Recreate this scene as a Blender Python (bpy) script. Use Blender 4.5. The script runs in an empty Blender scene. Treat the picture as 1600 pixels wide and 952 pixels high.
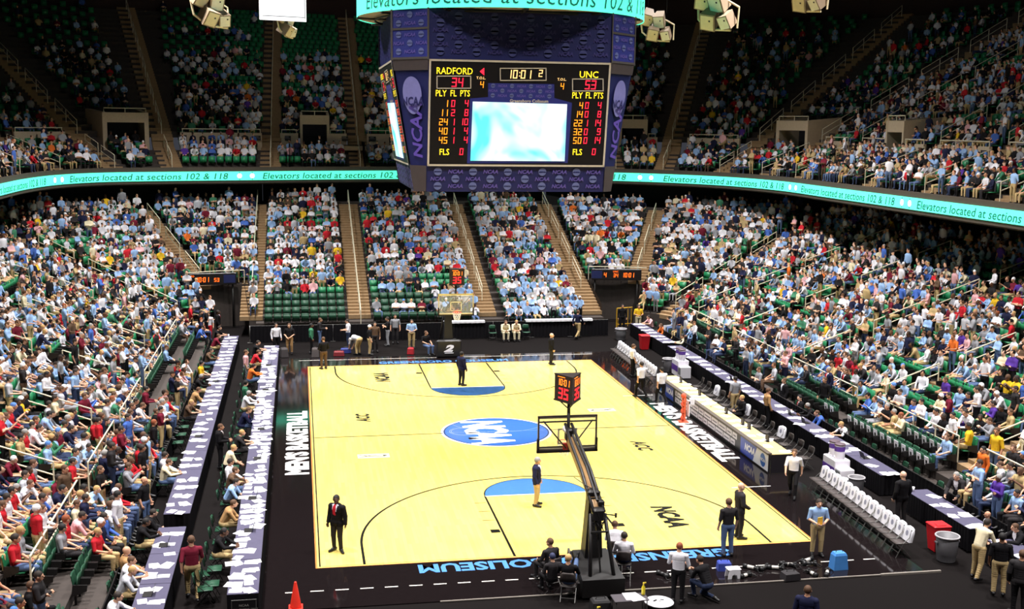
import bpy, math, random
import numpy as np
from mathutils import Vector, Matrix
N_NEAR = 190
random.seed(7); rng = np.random.default_rng(7)
sc = bpy.context.scene; COL = sc.collection
PI = math.pi

# ---------------------------------------------------------------- camera
CAM = np.array([-8.0589, -33.0694, 12.8476]); YAW, PITCH, ROLL, FPX = -0.1808, 0.1528, 0.0122, 1829.07
def cam_axes():
    cy, sy = math.cos(YAW), math.sin(YAW); cp, sp = math.cos(PITCH), math.sin(PITCH); cr, sr = math.cos(ROLL), math.sin(ROLL)
    f = np.array([-sy*cp, cy*cp, -sp]); r = np.array([cy, sy, 0.]); u = np.cross(r, f)
    return r*cr+u*sr, -r*sr+u*cr, f
CR, CU, CF = cam_axes()
cd = bpy.data.cameras.new('camera'); cam = bpy.data.objects.new('camera', cd); COL.objects.link(cam)
cd.sensor_width = 36; cd.lens = FPX/1600*36; cd.clip_start = .5; cd.clip_end = 400
cam.matrix_world = Matrix(((CR[0], CU[0], -CF[0], CAM[0]), (CR[1], CU[1], -CF[1], CAM[1]), (CR[2], CU[2], -CF[2], CAM[2]), (0, 0, 0, 1)))
sc.camera = cam
def project(P):                      # used only to leave out crowd and seats far outside the frame
    d = np.asarray(P, float)-CAM; z = d@CF
    return 800+FPX*(d@CR)/z, 476-FPX*(d@CU)/z, z
# ---------------------------------------------------------------- light
sc.view_settings.view_transform = 'Standard'; sc.view_settings.look = 'None'
sc.view_settings.exposure = EXPOSURE = 0.25; sc.view_settings.gamma = 1; sc.view_settings.use_curve_mapping = False
W = bpy.data.worlds.new('dim_arena_air'); sc.world = W; W.use_nodes = True
W.node_tree.nodes['Background'].inputs[0].default_value = (.75, .8, 1, 1); W.node_tree.nodes['Background'].inputs[1].default_value = .045
def lamp(x, y, z, power, size=2.0, spread=150, aim=None, col=(1, .97, .95)):
    l = bpy.data.lights.new('arena_or_fill_lamp', 'AREA'); l.shape = 'DISK'; l.size = size; l.energy = power; l.color = col; l.spread = math.radians(spread)
    o = bpy.data.objects.new('arena_or_fill_lamp', l); COL.objects.link(o); o.location = (x, y, z)
    if aim: o.rotation_euler = (Vector(aim)-Vector((x, y, z))).to_track_quat('-Z', 'Y').to_euler()
    return o
LP = 2300
for X in (-13, 13):
    for Y in (-16, 0, 14, 28, 40):
        lamp(X, Y, 26, LP, aim=(X*1.05, Y*.95+1, 0), spread=108)
    for Y in (0, 18, 36): lamp(X*1.4, Y, 27, 120 if X > 0 else 60, aim=(X*2.7, Y+4, 15), spread=110, size=1)     # added fill lights that brighten the side upper decks
    lamp(X*.6, 45, 27.5, 90, aim=(X*.7, 70, 15), spread=110, size=1)  # added fill light for the far upper deck
for X in (-5, 5):
    for Y in (2, 26):
        lamp(X, Y, 26, LP*.5, aim=(X*.8, Y, 0), spread=90)

# ---------------------------------------------------------------- helpers
def lin(c): return tuple(((x/255)/12.92 if x/255 <= .04045 else ((x/255+.055)/1.055)**2.4) for x in c)
MC = {}
def M(name, rgb, rough=.6, metal=0, spec=.5, emit=0, noise=.12, scale=6, coat=0, alpha=1, trans=0):
    """procedural principled material; rgb in sRGB 0-255; noise = relative value variation"""
    key = (name, tuple(rgb), rough, emit)
    if key in MC: return MC[key]
    m = bpy.data.materials.new(name); m.use_nodes = True; nt = m.node_tree; b = nt.nodes['Principled BSDF']
    c = lin(rgb)
    b.inputs['Base Color'].default_value = (*c, 1); b.inputs['Roughness'].default_value = rough; b.inputs['Metallic'].default_value = metal
    b.inputs['Specular IOR Level'].default_value = spec; b.inputs['Coat Weight'].default_value = coat; b.inputs['Alpha'].default_value = alpha
    b.inputs['Transmission Weight'].default_value = trans
    if emit:
        b.inputs['Emission Color'].default_value = (*c, 1); b.inputs['Emission Strength'].default_value = emit
    elif noise:
        t = nt.nodes.new('ShaderNodeTexNoise'); t.inputs['Scale'].default_value = scale; t.inputs['Detail'].default_value = 3
        tc = nt.nodes.new('ShaderNodeTexCoord'); nt.links.new(tc.outputs['Object'], t.inputs['Vector'])
        r = nt.nodes.new('ShaderNodeMapRange'); r.inputs['To Min'].default_value = 1-noise; r.inputs['To Max'].default_value = 1+noise
        h = nt.nodes.new('ShaderNodeHueSaturation'); h.inputs['Color'].default_value = (*c, 1)
        nt.links.new(t.outputs['Fac'], r.inputs['Value']); nt.links.new(r.outputs[0], h.inputs['Value']); nt.links.new(h.outputs[0], b.inputs['Base Color'])
    MC[key] = m; return m

class MB:
    """collects shapes, links them as ONE mesh object"""
    def __init__(s): s.v = []; s.f = []; s.mi = []; s.sm = []
    def add(s, V, F, mi=0, smooth=False):
        o = len(s.v); s.v += [tuple(map(float, p)) for p in V]
        for f in F: s.f.append(tuple(i+o for i in f)); s.mi.append(mi); s.sm.append(smooth)
        return s
    def hexa(s, P, mi=0):            # 8 points: bottom ring 0-3 ccw, top ring 4-7
        return s.add(P, [(3, 2, 1, 0), (4, 5, 6, 7), (0, 1, 5, 4), (1, 2, 6, 5), (2, 3, 7, 6), (3, 0, 4, 7)], mi)
    def box(s, c, d, mi=0, rz=0, R=None, bev=0):
        x, y, z = d[0]/2, d[1]/2, d[2]/2
        P = [(-x, -y, -z), (x, -y, -z), (x, y, -z), (-x, y, -z), (-x, -y, z), (x, -y, z), (x, y, z), (-x, y, z)]
        R = R or Matrix.Rotation(rz, 3, 'Z')
        if bev:
            e = min(bev, x*.9, y*.9, z*.9); V = []; F = []
            for (ax, ay, zz) in ((x-e, y-e, -z), (x, y, -z+e), (x, y, z-e), (x-e, y-e, z)):
                k = e
                V += [(-ax+k*0, -ay+k, zz), (-ax+k, -ay, zz), (ax-k, -ay, zz), (ax, -ay+k, zz), (ax, ay-k, zz), (ax-k, ay, zz), (-ax+k, ay, zz), (-ax, ay-k, zz)]
            F.append(tuple(range(7, -1, -1))); F.append(tuple(range(24, 32)))
            for l in range(3):
                for i in range(8): F.append((l*8+i, l*8+(i+1) % 8, l*8+8+(i+1) % 8, l*8+8+i))
            return s.add([Vector(c)+R@Vector(p) for p in V], F, mi)
        return s.hexa([Vector(c)+R@Vector(p) for p in P], mi)
    def tube(s, pts, r, n=6, mi=0, close=True, r2=None):
        pts = [Vector(p) for p in pts]; V = []; F = []; k = len(pts)
        up = None
        for i, p in enumerate(pts):
            t = (pts[min(i+1, k-1)]-pts[max(i-1, 0)]).normalized()
            if up is None:
                up = t.orthogonal().normalized()
            a = (up-t*up.dot(t)); a = a.normalized() if a.length > 1e-6 else t.orthogonal().normalized(); up = a
            b = t.cross(a); rr = r if r2 is None else r+(r2-r)*i/(k-1)
            for j in range(n):
                q = 2*PI*(j+.5)/n; V.append(p+a*math.cos(q)*rr+b*math.sin(q)*rr)
        for i in range(k-1):
            for j in range(n): F.append((i*n+j, i*n+(j+1) % n, i*n+n+(j+1) % n, i*n+n+j))
        if close: F.append(tuple(range(n-1, -1, -1))); F.append(tuple(range((k-1)*n, k*n)))
        return s.add(V, F, mi, n > 6)
    def lathe(s, c, prof, n=20, mi=0, smooth=True, caps=True):
        V = []; F = []; k = len(prof)
        for r, z in prof:
            for j in range(n): V.append((c[0]+r*math.cos(2*PI*j/n), c[1]+r*math.sin(2*PI*j/n), c[2]+z))
        for i in range(k-1):
            for j in range(n): F.append((i*n+j, i*n+(j+1) % n, i*n+n+(j+1) % n, i*n+n+j))
        if caps: F.append(tuple(range(n-1, -1, -1))); F.append(tuple(range((k-1)*n, k*n)))
        return s.add(V, F, mi, smooth)
    def ball(s, c, r, n=12, m=8, mi=0, R=None):
        V = []; F = []
        for i in range(m+1):
            a = PI*i/m
            for j in range(n):
                q = 2*PI*j/n; p = Vector((r[0]*math.sin(a)*math.cos(q), r[1]*math.sin(a)*math.sin(q), -r[2]*math.cos(a)))
                V.append(Vector(c)+(R@p if R else p))
        for i in range(m):
            for j in range(n): F.append((i*n+j, i*n+(j+1) % n, i*n+n+(j+1) % n, i*n+n+j))
        return s.add(V, F, mi, True)
    def poly(s, pts, mi=0): return s.add(pts, [tuple(range(len(pts)))], mi)
    def slab(s, pts, z0, z1, mi=0):
        n = len(pts); V = [(x, y, z0) for x, y in pts]+[(x, y, z1) for x, y in pts]
        F = [tuple(range(n-1, -1, -1)), tuple(range(n, 2*n))]+[(i, (i+1) % n, n+(i+1) % n, n+i) for i in range(n)]
        return s.add(V, F, mi)
    def mesh(s, name):
        me = bpy.data.meshes.new(name); me.from_pydata(s.v, [], s.f)
        me.polygons.foreach_set('material_index', s.mi); me.polygons.foreach_set('use_smooth', s.sm); me.update(); return me
    def build(s, name, mats, parent=None, label=None):
        me = s.mesh(name)
        for m in (mats if isinstance(mats, (list, tuple)) else [mats]): me.materials.append(m)
        o = bpy.data.objects.new(name, me); COL.objects.link(o)
        if parent: o.parent = parent
        if label: o['label'] = label
        return o
def tag(o, label, cat, group=None, kind=None):
    if label: o['label'] = label
    if cat: o['category'] = cat
    if group: o['group'] = group
    if kind: o['kind'] = kind
    return o
def thing(name, label, cat, loc=(0, 0, 0), rz=0, group=None):
    o = bpy.data.objects.new(name, None); o.empty_display_size = .2; COL.objects.link(o); o.location = loc; o.rotation_euler = (0, 0, rz)
    return tag(o, label, cat, group)
def struct(name, mb, mats): o = mb.build(name, mats); o['kind'] = 'structure'; return o
def dup(root, loc, rz, label, group=None):
    r = root.copy(); COL.objects.link(r); r.location = loc; r.rotation_euler = (0, 0, rz); r['label'] = label
    if group: r['group'] = group
    for ch in root.children:
        c = ch.copy(); COL.objects.link(c); c.parent = r
        for g in ch.children: d = g.copy(); COL.objects.link(d); d.parent = c
    return r
TX = {}
def text2d(body, size=1, bold=0, shear=0, align='CENTER', space=1, wscale=1):
    key = (body, size, bold, shear, align, space)
    if key not in TX:
        cu = bpy.data.curves.new('t', 'FONT'); cu.body = body; cu.size = size; cu.offset = bold; cu.shear = shear; cu.align_x = align
        cu.resolution_u = 2; cu.space_character = space; cu.fill_mode = 'FRONT'
        o = bpy.data.objects.new('t', cu); COL.objects.link(o)
        me = bpy.data.meshes.new_from_object(o.evaluated_get(bpy.context.evaluated_depsgraph_get()))
        TX[key] = ([(v.co.x, v.co.y) for v in me.vertices], [tuple(p.vertices) for p in me.polygons])
        bpy.data.objects.remove(o); bpy.data.curves.remove(cu); bpy.data.meshes.remove(me)
    V, F = TX[key]
    return [(x*wscale, y) for x, y in V], F
def put_text(mb, body, fn, mi=0, **k):
    V, F = text2d(body, **k); mb.add([fn(x, y) for x, y in V], F, mi)
ORD = ['first', 'second', 'third', 'fourth', 'fifth', 'sixth', 'seventh', 'eighth', 'ninth', 'tenth', 'eleventh', 'twelfth', 'thirteenth', 'fourteenth', 'fifteenth', 'sixteenth', 'seventeenth', 'eighteenth', 'nineteenth', 'twentieth']
def nth(i): return ORD[i] if i < 20 else ('twenty-'+ORD[i-20] if i < 29 else ('thirtieth' if i == 29 else 'thirty-'+ORD[i-30] if i < 39 else 'fortieth'))

# ---------------------------------------------------------------- shared materials
CREAM = M('cream_painted_concrete', (196, 176, 150), .8); RAIL = M('cream_painted_pipe', (222, 212, 186), .45)
TAN = M('tan_stair_concrete', (150, 122, 88), .85, noise=.25); CONC = M('dark_concrete', (64, 56, 52), .9, noise=.25)
BLACK = M('black_cloth', (14, 13, 15), .85, noise=.3); STEEL = M('grey_steel', (120, 118, 116), .4, .7); DKST = M('black_steel', (34, 31, 31), .45, .3)
GREEN = M('green_seat_plastic', (36, 128, 82), .42, noise=.1); DGREEN = M('dark_green_plastic', (26, 72, 50), .5, noise=.1)
WHITE = M('white_paper', (240, 238, 244), .7, noise=.02); PLUM = M('plum_grey_table_cloth', (76, 72, 96), .85)
GUNM = M('gunmetal_trim', (84, 74, 66), .6)

# ================================================================ SETTING
fl = MB(); fl.add([(-40, -30, -.03), (40, -30, -.03), (40, 75, -.03), (-40, 75, -.03)], [(0, 1, 2, 3)])
struct('floor', fl, M('charcoal_carpet', (16, 12, 12), .95, noise=.35, scale=40, spec=.12))
# --- lower bowl path: sides at X = +-14.7, end at Y = 38.2, corner centres (+-10.7, 34.2) radius 4
RUN, RISE, Z0 = .8, .29, 1.2
def low(kind, t, d):                 # -> x, y, outward normal
    if kind == 'L': return -14.7-d, t, -1., 0.
    if kind == 'R': return 14.7+d, t, 1., 0.
    if kind == 'F': return t, 38.2+d, 0., 1.
    a = math.radians(t); s = -1 if kind == 'CL' else 1        # t = degrees from the end's axis
    return s*(10.7+(4+d)*math.sin(a)), 34.2+(4+d)*math.cos(a), s*math.sin(a), math.cos(a)
def rowz(k): return Z0+RISE*k
VOM = {'CL': (6, 33), 'CR': (1, 29)}; VOMK = 5
KMAX = {'L': 17, 'R': 17, 'CL': 18, 'CR': 18, 'F': 19}
def kmin(kind): return 0 if kind[0] == 'C' else -2
SEG = {'L': np.linspace(-14, 34.2, 12), 'CL': np.linspace(90, 0, 31), 'F': np.linspace(-10.7, 10.7, 6), 'CR': np.linspace(0, 90, 31), 'R': np.linspace(34.2, -14, 12)}
terr = MB()
for kind, ts in SEG.items():
    for a, b in zip(ts[:-1], ts[1:]):
        mid = (a+b)/2
        for k in range(kmin(kind), KMAX[kind]+2):
            if kind in VOM and VOM[kind][0] < mid < VOM[kind][1] and k < VOMK: continue
            zb = 0 if k == kmin(kind) or (kind in VOM and k == VOMK and VOM[kind][0] < mid < VOM[kind][1]) else rowz(k-1)
            d0, d1 = k*RUN, (k+1)*RUN if k <= KMAX[kind] else k*RUN+2.2
            A, B, C, D = (low(kind, a, d0)[:2], low(kind, b, d0)[:2], low(kind, b, d1)[:2], low(kind, a, d1)[:2]); z = rowz(min(k, KMAX[kind]+1))
            terr.add([(*A, zb), (*B, zb), (*B, z), (*A, z), (*C, z), (*D, z)], [(0, 1, 2, 3), (3, 2, 4, 5)])
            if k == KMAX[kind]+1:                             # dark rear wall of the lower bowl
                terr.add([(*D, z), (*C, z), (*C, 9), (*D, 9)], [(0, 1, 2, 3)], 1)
        if kind in VOM and VOM[kind][0] < mid < VOM[kind][1]: pass
for kind in VOM:                                              # side walls of the tunnels
    for t in VOM[kind]:
        pts = [(*low(kind, t, 0)[:2], 0), (*low(kind, t, VOMK*RUN)[:2], 0)]
        top = [(*low(kind, t, VOMK*RUN)[:2], rowz(VOMK)+.1), (*low(kind, t, 0)[:2], rowz(0)+.4)]
        terr.poly(pts+top, 2)
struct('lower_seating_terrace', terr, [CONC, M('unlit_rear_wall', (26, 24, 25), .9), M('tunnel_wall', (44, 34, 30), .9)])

# --- upper deck path
K = [(-24, -30), (-24, 0), (-24, 20), (-24, 34.8), (-23.9, 41), (-23, 46), (-20.8, 49.3), (-16.8, 51), (-11, 52.6), (-5.5, 54.2), (0, 55.2), (5, 55.3), (10, 54.9), (15.2, 53.6), (19.3, 50.6), (22.2, 46.3), (23.5, 40.8), (23.5, 34), (23.4, 20), (23.4, 0), (23.4, -30)]
def smooth_path(K, n=12):
    K = np.array(K, float); out = []
    for i in range(len(K)-1):
        p0, p1, p2, p3 = K[max(i-1, 0)], K[i], K[i+1], K[min(i+2, len(K)-1)]; L = np.linalg.norm(p2-p1)
        m1 = (p2-p0)/np.linalg.norm(p2-p0)*L if i else p2-p1; m2 = (p3-p1)/np.linalg.norm(p3-p1)*L
        for t in np.linspace(0, 1, n, endpoint=False):
            out.append((2*t**3-3*t**2+1)*p1+(t**3-2*t**2+t)*m1+(-2*t**3+3*t**2)*p2+(t**3-t**2)*m2)
    out.append(K[-1]); return np.array(out)
PQ = smooth_path(K); PS = np.concatenate([[0], np.cumsum(np.linalg.norm(np.diff(PQ, axis=0), axis=1))])
def ss(t): t = min(1, max(0, t)); return t*t*(3-2*t)
def up(s, d=0):                      # point at distance s along the deck edge, d behind it -> x, y, normal
    x, y = np.interp(s, PS, PQ[:, 0]), np.interp(s, PS, PQ[:, 1])
    a = -PI/2*ss((89-s)/17) if s < 100 else PI/2*ss((s-115)/18)
    nx, ny = math.sin(a), math.cos(a)
    return x+d*nx, y+d*ny, nx, ny
S0, S1 = 42., 172.
def uz(j): return 11.6+.44*j         # rows above the cross aisle
def uzf(k): return 9.5+.3*k          # rows below it
UD = 4.75; NUP = 25
AISLE_UP = [50, 57.5, 65, 71.5, 77, 81.15, 84.75, 91.5, 98.25, 104.1, 111, 117.8, 121.35, 125.85, 129.95, 134.15, 144, 150.75, 157.5, 164]
PORTAL = [(69.4, 71.0), (82.15, 84.0), (93.85, 95.95), (118.5, 119.95), (127.25, 129.3), (138.6, 140.7), (153.4, 155.6)]
deck = MB(); sl = np.unique(np.round(np.concatenate([np.arange(S0, S1+.01, 1.0), np.array(PORTAL).ravel()]), 3))
for a, b in zip(sl[:-1], sl[1:]):
    prof = [(12, 8.4), (.25, 8.4), (.25, 8.5), (0, 8.5), (0, 9.62), (.18, 9.62), (.18, 9.5), (.45, 9.5)]
    for k in range(5): prof += [(.45+.8*k, uzf(k)), (.45+.8*(k+1), uzf(k))]
    prof += [(4.75, uzf(4))]
    rows = []
    for j in range(NUP): rows += [(UD+.8*j, uz(j)), (UD+.8*(j+1), uz(j))]
    rows += [(UD+.8*NUP, 32)]
    for p, mi in ((prof, 0), (rows, 0)):
        for i in range(len(p)-1):
            (d0, z0), (d1, z1) = p[i], p[i+1]
            if p is rows and i < 5 and any(q0 < (a+b)/2 < q1 for q0, q1 in PORTAL): continue
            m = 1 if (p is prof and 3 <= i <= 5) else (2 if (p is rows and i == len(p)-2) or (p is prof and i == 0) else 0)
            deck.add([(*up(a, d0)[:2], z0), (*up(b, d0)[:2], z0), (*up(b, d1)[:2], z1), (*up(a, d1)[:2], z1)], [(0, 1, 2, 3)], m)
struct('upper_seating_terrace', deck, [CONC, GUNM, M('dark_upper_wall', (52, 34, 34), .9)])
ce = MB(); ce.add([(-60, -45, 32), (60, -45, 32), (60, 95, 32), (-60, 95, 32)], [(3, 2, 1, 0)])
struct('ceiling', ce, M('black_roof', (20, 19, 20), .95))
# --- aisle stairs
AI = {'L': [-4.6, 3.6, 10.4, 17.6, 25.5, 32.6], 'R': [-5, 2.8, 10.5, 18.5, 26.3, 33.6], 'F': [-11.0, -4.5, 3.3, 10.1], 'CL': [25, 62], 'CR': [24, 62]}
def stairs(pts, w, name):            # pts: list of (x,y,nx,ny,z) tread fronts
    mb = MB()
    for x, y, nx, ny, z, dep in pts:
        tx, ty = -ny*w/2, nx*w/2
        mb.slab([(x-tx, y-ty), (x+tx, y+ty), (x+tx+nx*dep, y+ty+ny*dep), (x-tx+nx*dep, y-ty+ny*dep)][::-1], z-.25, z)
    o = mb.build(name, TAN); o['kind'] = 'structure'; return o
for kind, ts in AI.items():
    for t in ts:
        ks = VOMK if kind in VOM and VOM[kind][0] <= t <= VOM[kind][1] else 0
        P = []
        for k in range(ks, KMAX[kind]+1):
            for h in (0, 1):
                x, y, nx, ny = low(kind, t, k*RUN+h*.4-.02); P.append((x, y, nx, ny, rowz(k)+.012+h*RISE/2, .42))
        stairs(P, 1.36, 'aisle_stairs')
for s in AISLE_UP:
    P = []
    for k in range(5):
        for h in (0, 1): x, y, nx, ny = up(s, .45+.8*k+.4*h-.02); P.append((x, y, nx, ny, uzf(k)+.012+h*.15, .42))
    for h in range(8):
        x, y, nx, ny = up(s, UD-.5+.1*h); P.append((x, y, nx, ny, uzf(4)+.1*(h+1), .12))
    for j in range(NUP):
        for h in (0, 1): x, y, nx, ny = up(s, UD+.8*j+.4*h-.02); P.append((x, y, nx, ny, uz(j)+.012+h*.22, .42))
    stairs(P, 1.5, 'aisle_stairs')
# --- wall between the upper rows, with gaps at aisles and portals
def in_gap(s, w=.68): return any(abs(s-a) < w for a in AISLE_UP) or any(a-.05 < s < b+.05 for a, b in PORTAL)
wl = MB(); sl = np.arange(S0, S1, .2); runs = []; cur = None
for s in sl:
    g = in_gap(s)
    if not g and cur is None: cur = s
    if g and cur is not None: runs.append((cur, s-.2)); cur = None
for a, b in runs:
    if b-a < .5: continue
    n = max(2, int((b-a)/1.0)+1)
    for p, q in zip(np.linspace(a, b, n)[:-1], np.linspace(a, b, n)[1:]):
        A, B, C, D = up(p, UD-.18)[:2], up(q, UD-.18)[:2], up(q, UD)[:2], up(p, UD)[:2]
        wl.hexa([(*A, 10.6), (*B, 10.6), (*C, 10.6), (*D, 10.6), (*A, 11.98), (*B, 11.98), (*C, 11.98), (*D, 11.98)])
        A, B, C, D = up(p, UD-.2)[:2], up(q, UD-.2)[:2], up(q, UD+.02)[:2], up(p, UD+.02)[:2]
    m = MB()
    pts = [(*up(t, UD-.1)[:2], 12.24) for t in np.linspace(a+.1, b-.1, n)]
    m.tube(pts, .035)
    for t in np.linspace(a+.12, b-.12, max(2, int((b-a)/1.4)+1)):
        x, y = up(t, UD-.1)[:2]; m.tube([(x, y, 11.95), (x, y, 12.24)], .028)
    o = m.build('trim_wall_rail', RAIL); o['kind'] = 'structure'
struct('wall_upper_concourse', wl, CREAM)
# small dark section plates on the wall
for s in (80.3, 85.7, 90.4, 92.7, 97.2, 99.4, 116.9, 120.7, 126.6, 131, 133.1, 135.3, 143, 145.2, 149.6):
    if in_gap(s, .9): continue
    x, y, nx, ny = up(s, UD-.21); m = MB(); m.box((0, 0, 0), (.62, .03, .36)); m.box((0, -.02, 0), (.5, .02, .04), 1); m.box((0, -.02, .1), (.3, .02, .08), 1)
    o = m.build('section_plate', [M('black_plate', (34, 26, 30), .5), M('plate_print', (110, 104, 110), .6)]); o.location = (x, y, 11.6); o.rotation_euler = (0, 0, math.atan2(-nx, ny))
    tag(o, 'small dark section plate on the cream wall of the upper deck', 'sign', 'section plates on the upper wall')
# portals (tunnel mouths) of the upper deck
for i, (a, b) in enumerate(PORTAL):
    p = thing('tunnel_portal', ['cream tunnel portal at the left edge of the upper deck', 'cream tunnel portal on upper deck, leftmost with grey side wall showing', 'cream tunnel portal on upper deck straight left of the scoreboard', 'cream tunnel portal on upper deck just right of the scoreboard', 'cream tunnel portal, second right of the scoreboard on upper deck', 'cream tunnel portal, third right of the scoreboard on upper deck', 'cream tunnel portal nearest the right edge of upper deck'][i], 'portal')
    m = MB(); A, B = up(a, UD-.18), up(b, UD-.18); C, D = up(b, UD+1.9), up(a, UD+1.9)
    m.hexa([(*A[:2], 12.65), (*B[:2], 12.65), (*up(b, UD)[:2], 12.65), (*up(a, UD)[:2], 12.65), (*A[:2], 13.35), (*B[:2], 13.35), (*up(b, UD)[:2], 13.35), (*up(a, UD)[:2], 13.35)])
    m.build('lintel', CREAM, p)
    for s in (a, b):
        w = MB(); e = .1; q0, q1, q2, q3 = up(s-e, UD-.2)[:2], up(s+e, UD-.2)[:2], up(s+e, UD+2.6)[:2], up(s-e, UD+2.6)[:2]
        w.hexa([(*q0, 10.6), (*q1, 10.6), (*q2, 10.6), (*q3, 10.6), (*q0, 13.35), (*q1, 13.35), (*q2, 13.6), (*q3, 13.6)]); w.build('side_wall', CREAM, p)
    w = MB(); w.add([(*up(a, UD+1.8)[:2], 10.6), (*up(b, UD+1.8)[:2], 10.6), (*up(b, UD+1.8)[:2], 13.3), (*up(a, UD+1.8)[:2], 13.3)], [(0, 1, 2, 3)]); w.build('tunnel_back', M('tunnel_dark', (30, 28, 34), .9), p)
    w = MB(); w.tube([(*up(a, UD-.1)[:2], 13.35), (*up(a, UD-.1)[:2], 13.65), (*up(b, UD-.1)[:2], 13.65), (*up(b, UD-.1)[:2], 13.35)], .035); x, y = up((a+b)/2, UD-.1)[:2]; w.tube([(x, y, 13.35), (x, y, 13.65)], .03); w.build('rail', RAIL, p)
# ================================================================ COURT
def wood_mat():
    m = bpy.data.materials.new('maple_court'); m.use_nodes = True; nt = m.node_tree; b = nt.nodes['Principled BSDF']; L = nt.links.new
    tc = nt.nodes.new('ShaderNodeTexCoord'); mp = nt.nodes.new('ShaderNodeMapping'); mp.inputs['Rotation'].default_value = (0, 0, PI/2); L(tc.outputs['Object'], mp.inputs[0])
    br = nt.nodes.new('ShaderNodeTexBrick'); br.inputs['Scale'].default_value = 1; br.inputs['Brick Width'].default_value = 1.5; br.inputs['Row Height'].default_value = .12
    br.inputs['Mortar Size'].default_value = .003; br.offset = .37
    a, c = lin((236, 213, 118)), lin((229, 204, 106)); br.inputs['Color1'].default_value = (*a, 1); br.inputs['Color2'].default_value = (*c, 1); br.inputs['Mortar'].default_value = (*lin((219, 193, 102)), 1); L(mp.outputs[0], br.inputs['Vector'])
    mp2 = nt.nodes.new('ShaderNodeMapping'); mp2.inputs['Scale'].default_value = (1.6, .35, 1); L(tc.outputs['Object'], mp2.inputs[0])
    n = nt.nodes.new('ShaderNodeTexNoise'); n.inputs['Scale'].default_value = 1.5; n.inputs['Detail'].default_value = 5; L(mp2.outputs[0], n.inputs['Vector'])
    r = nt.nodes.new('ShaderNodeMapRange'); r.inputs['From Min'].default_value = .3; r.inputs['From Max'].default_value = .7; r.inputs['To Min'].default_value = .93; r.inputs['To Max'].default_value = 1.05; L(n.outputs['Fac'], r.inputs[0])
    h = nt.nodes.new('ShaderNodeHueSaturation'); L(br.outputs['Color'], h.inputs['Color']); L(r.outputs[0], h.inputs['Value']); L(h.outputs[0], b.inputs['Base Color'])
    b.inputs['Roughness'].default_value = .1; b.inputs['Specular IOR Level'].default_value = .55; return m
WOOD = wood_mat()
BLKFL = M('glossy_black_floor_paint', (24, 19, 20), .07, noise=.2, spec=.5)
BLUE = M('court_blue_paint', (84, 140, 214), .2, noise=.04); BLINE = M('black_line_paint', (18, 16, 15), .3, noise=0); WLINE = M('white_floor_paint', (240, 238, 236), .2, noise=.02)
ORNG = M('orange_edge_paint', (206, 128, 70), .25, noise=.05)
court = MB(); court.box((.35, 14.0, -.015), (19.1, 34.0, .03), 0); court.box((0, 14.325, .0015), (15.24+.16, 28.65+.16, .005), 1)
court = court.build('basketball_court', [BLKFL, WOOD]); tag(court, 'maple basketball court with black border in the middle of the arena', 'court')
ZC = .006
def flat(mb, pts, mi=0, z=ZC): mb.add([(x, y, z) for x, y in pts], [tuple(range(len(pts)))], mi)
def line(mb, pts, w, mi=0, z=ZC, closed=False):
    pts = [Vector((*p, 0)) for p in pts]; n = len(pts); V = []
    for i in range(n):
        a = pts[(i-1) % n] if closed or i else pts[i]; b = pts[(i+1) % n] if closed or i < n-1 else pts[i]
        t = (b-a).normalized(); q = Vector((-t.y, t.x, 0))*w/2; V += [pts[i]+q+Vector((0, 0, z)), pts[i]-q+Vector((0, 0, z))]
    mb.add(V, [(2*i, 2*i+1, (2*i+3) % (2*n), (2*i+2) % (2*n)) for i in range(n if closed else n-1)], mi)
def arc(cx, cy, r, a0, a1, n=40, ry=None): return [(cx+r*math.cos(a0+(a1-a0)*i/n), cy+(ry or r)*math.sin(a0+(a1-a0)*i/n)) for i in range(n+1)]
bl = MB()
line(bl, [(-7.62, 0), (7.62, 0), (7.62, 28.65), (-7.62, 28.65)], .05, closed=True); line(bl, [(-7.62, 14.325), (7.62, 14.325)], .08)
ed = MB(); line(ed, [(-7.72, -.1), (7.72, -.1), (7.72, 28.75), (-7.72, 28.75)], .06, closed=True, z=ZC-.001); ed.build('edge_stripe', ORNG, court)
bp = MB(); wp = MB()
for sgn, y0 in ((1, 0), (-1, 28.65)):
    Y = lambda d: y0+sgn*d
    line(bl, [(-1.83, Y(0)), (-1.83, Y(5.79)), (1.83, Y(5.79)), (1.83, Y(0))], .08)
    f = arc(0, Y(5.79), 1.83, 0, sgn*PI); flat(bp, f if sgn > 0 else f[::-1], z=ZC-.002); line(bl, f, .04); line(wp, [(-1.83, Y(5.79)), (1.83, Y(5.79))], .06, z=ZC+.001)
    t = [(-6.325, Y(0)), (-6.325, Y(1.575))]+[(x, y) for x, y in arc(0, Y(1.575), 6.325, PI, 0 if sgn > 0 else 2*PI, 60)]+[(6.325, Y(0))]
    line(bl, t, .08)
    for s in (-1, 1):
        flat(bl, [(s*1.9, Y(2.1)), (s*2.2, Y(2.1)), (s*2.2, Y(2.4)), (s*1.9, Y(2.4))] if sgn*s > 0 else [(s*1.9, Y(2.1)), (s*1.9, Y(2.4)), (s*2.2, Y(2.4)), (s*2.2, Y(2.1))])
        for d in (3.3, 4.2, 5.1): line(bl, [(s*1.9, Y(d)), (s*2.3, Y(d))], .04)
for X, a, b in ((7.62, 5.5, 8.6), (7.62, 20, 8.6)): line(wp, [(X-.5, a), (b, a)], .05, z=ZC+.001)
bl.build('court_line', BLINE, court); bp.build('free_throw_semicircle', BLUE, court, 'blue half circle behind the free throw line')
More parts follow.
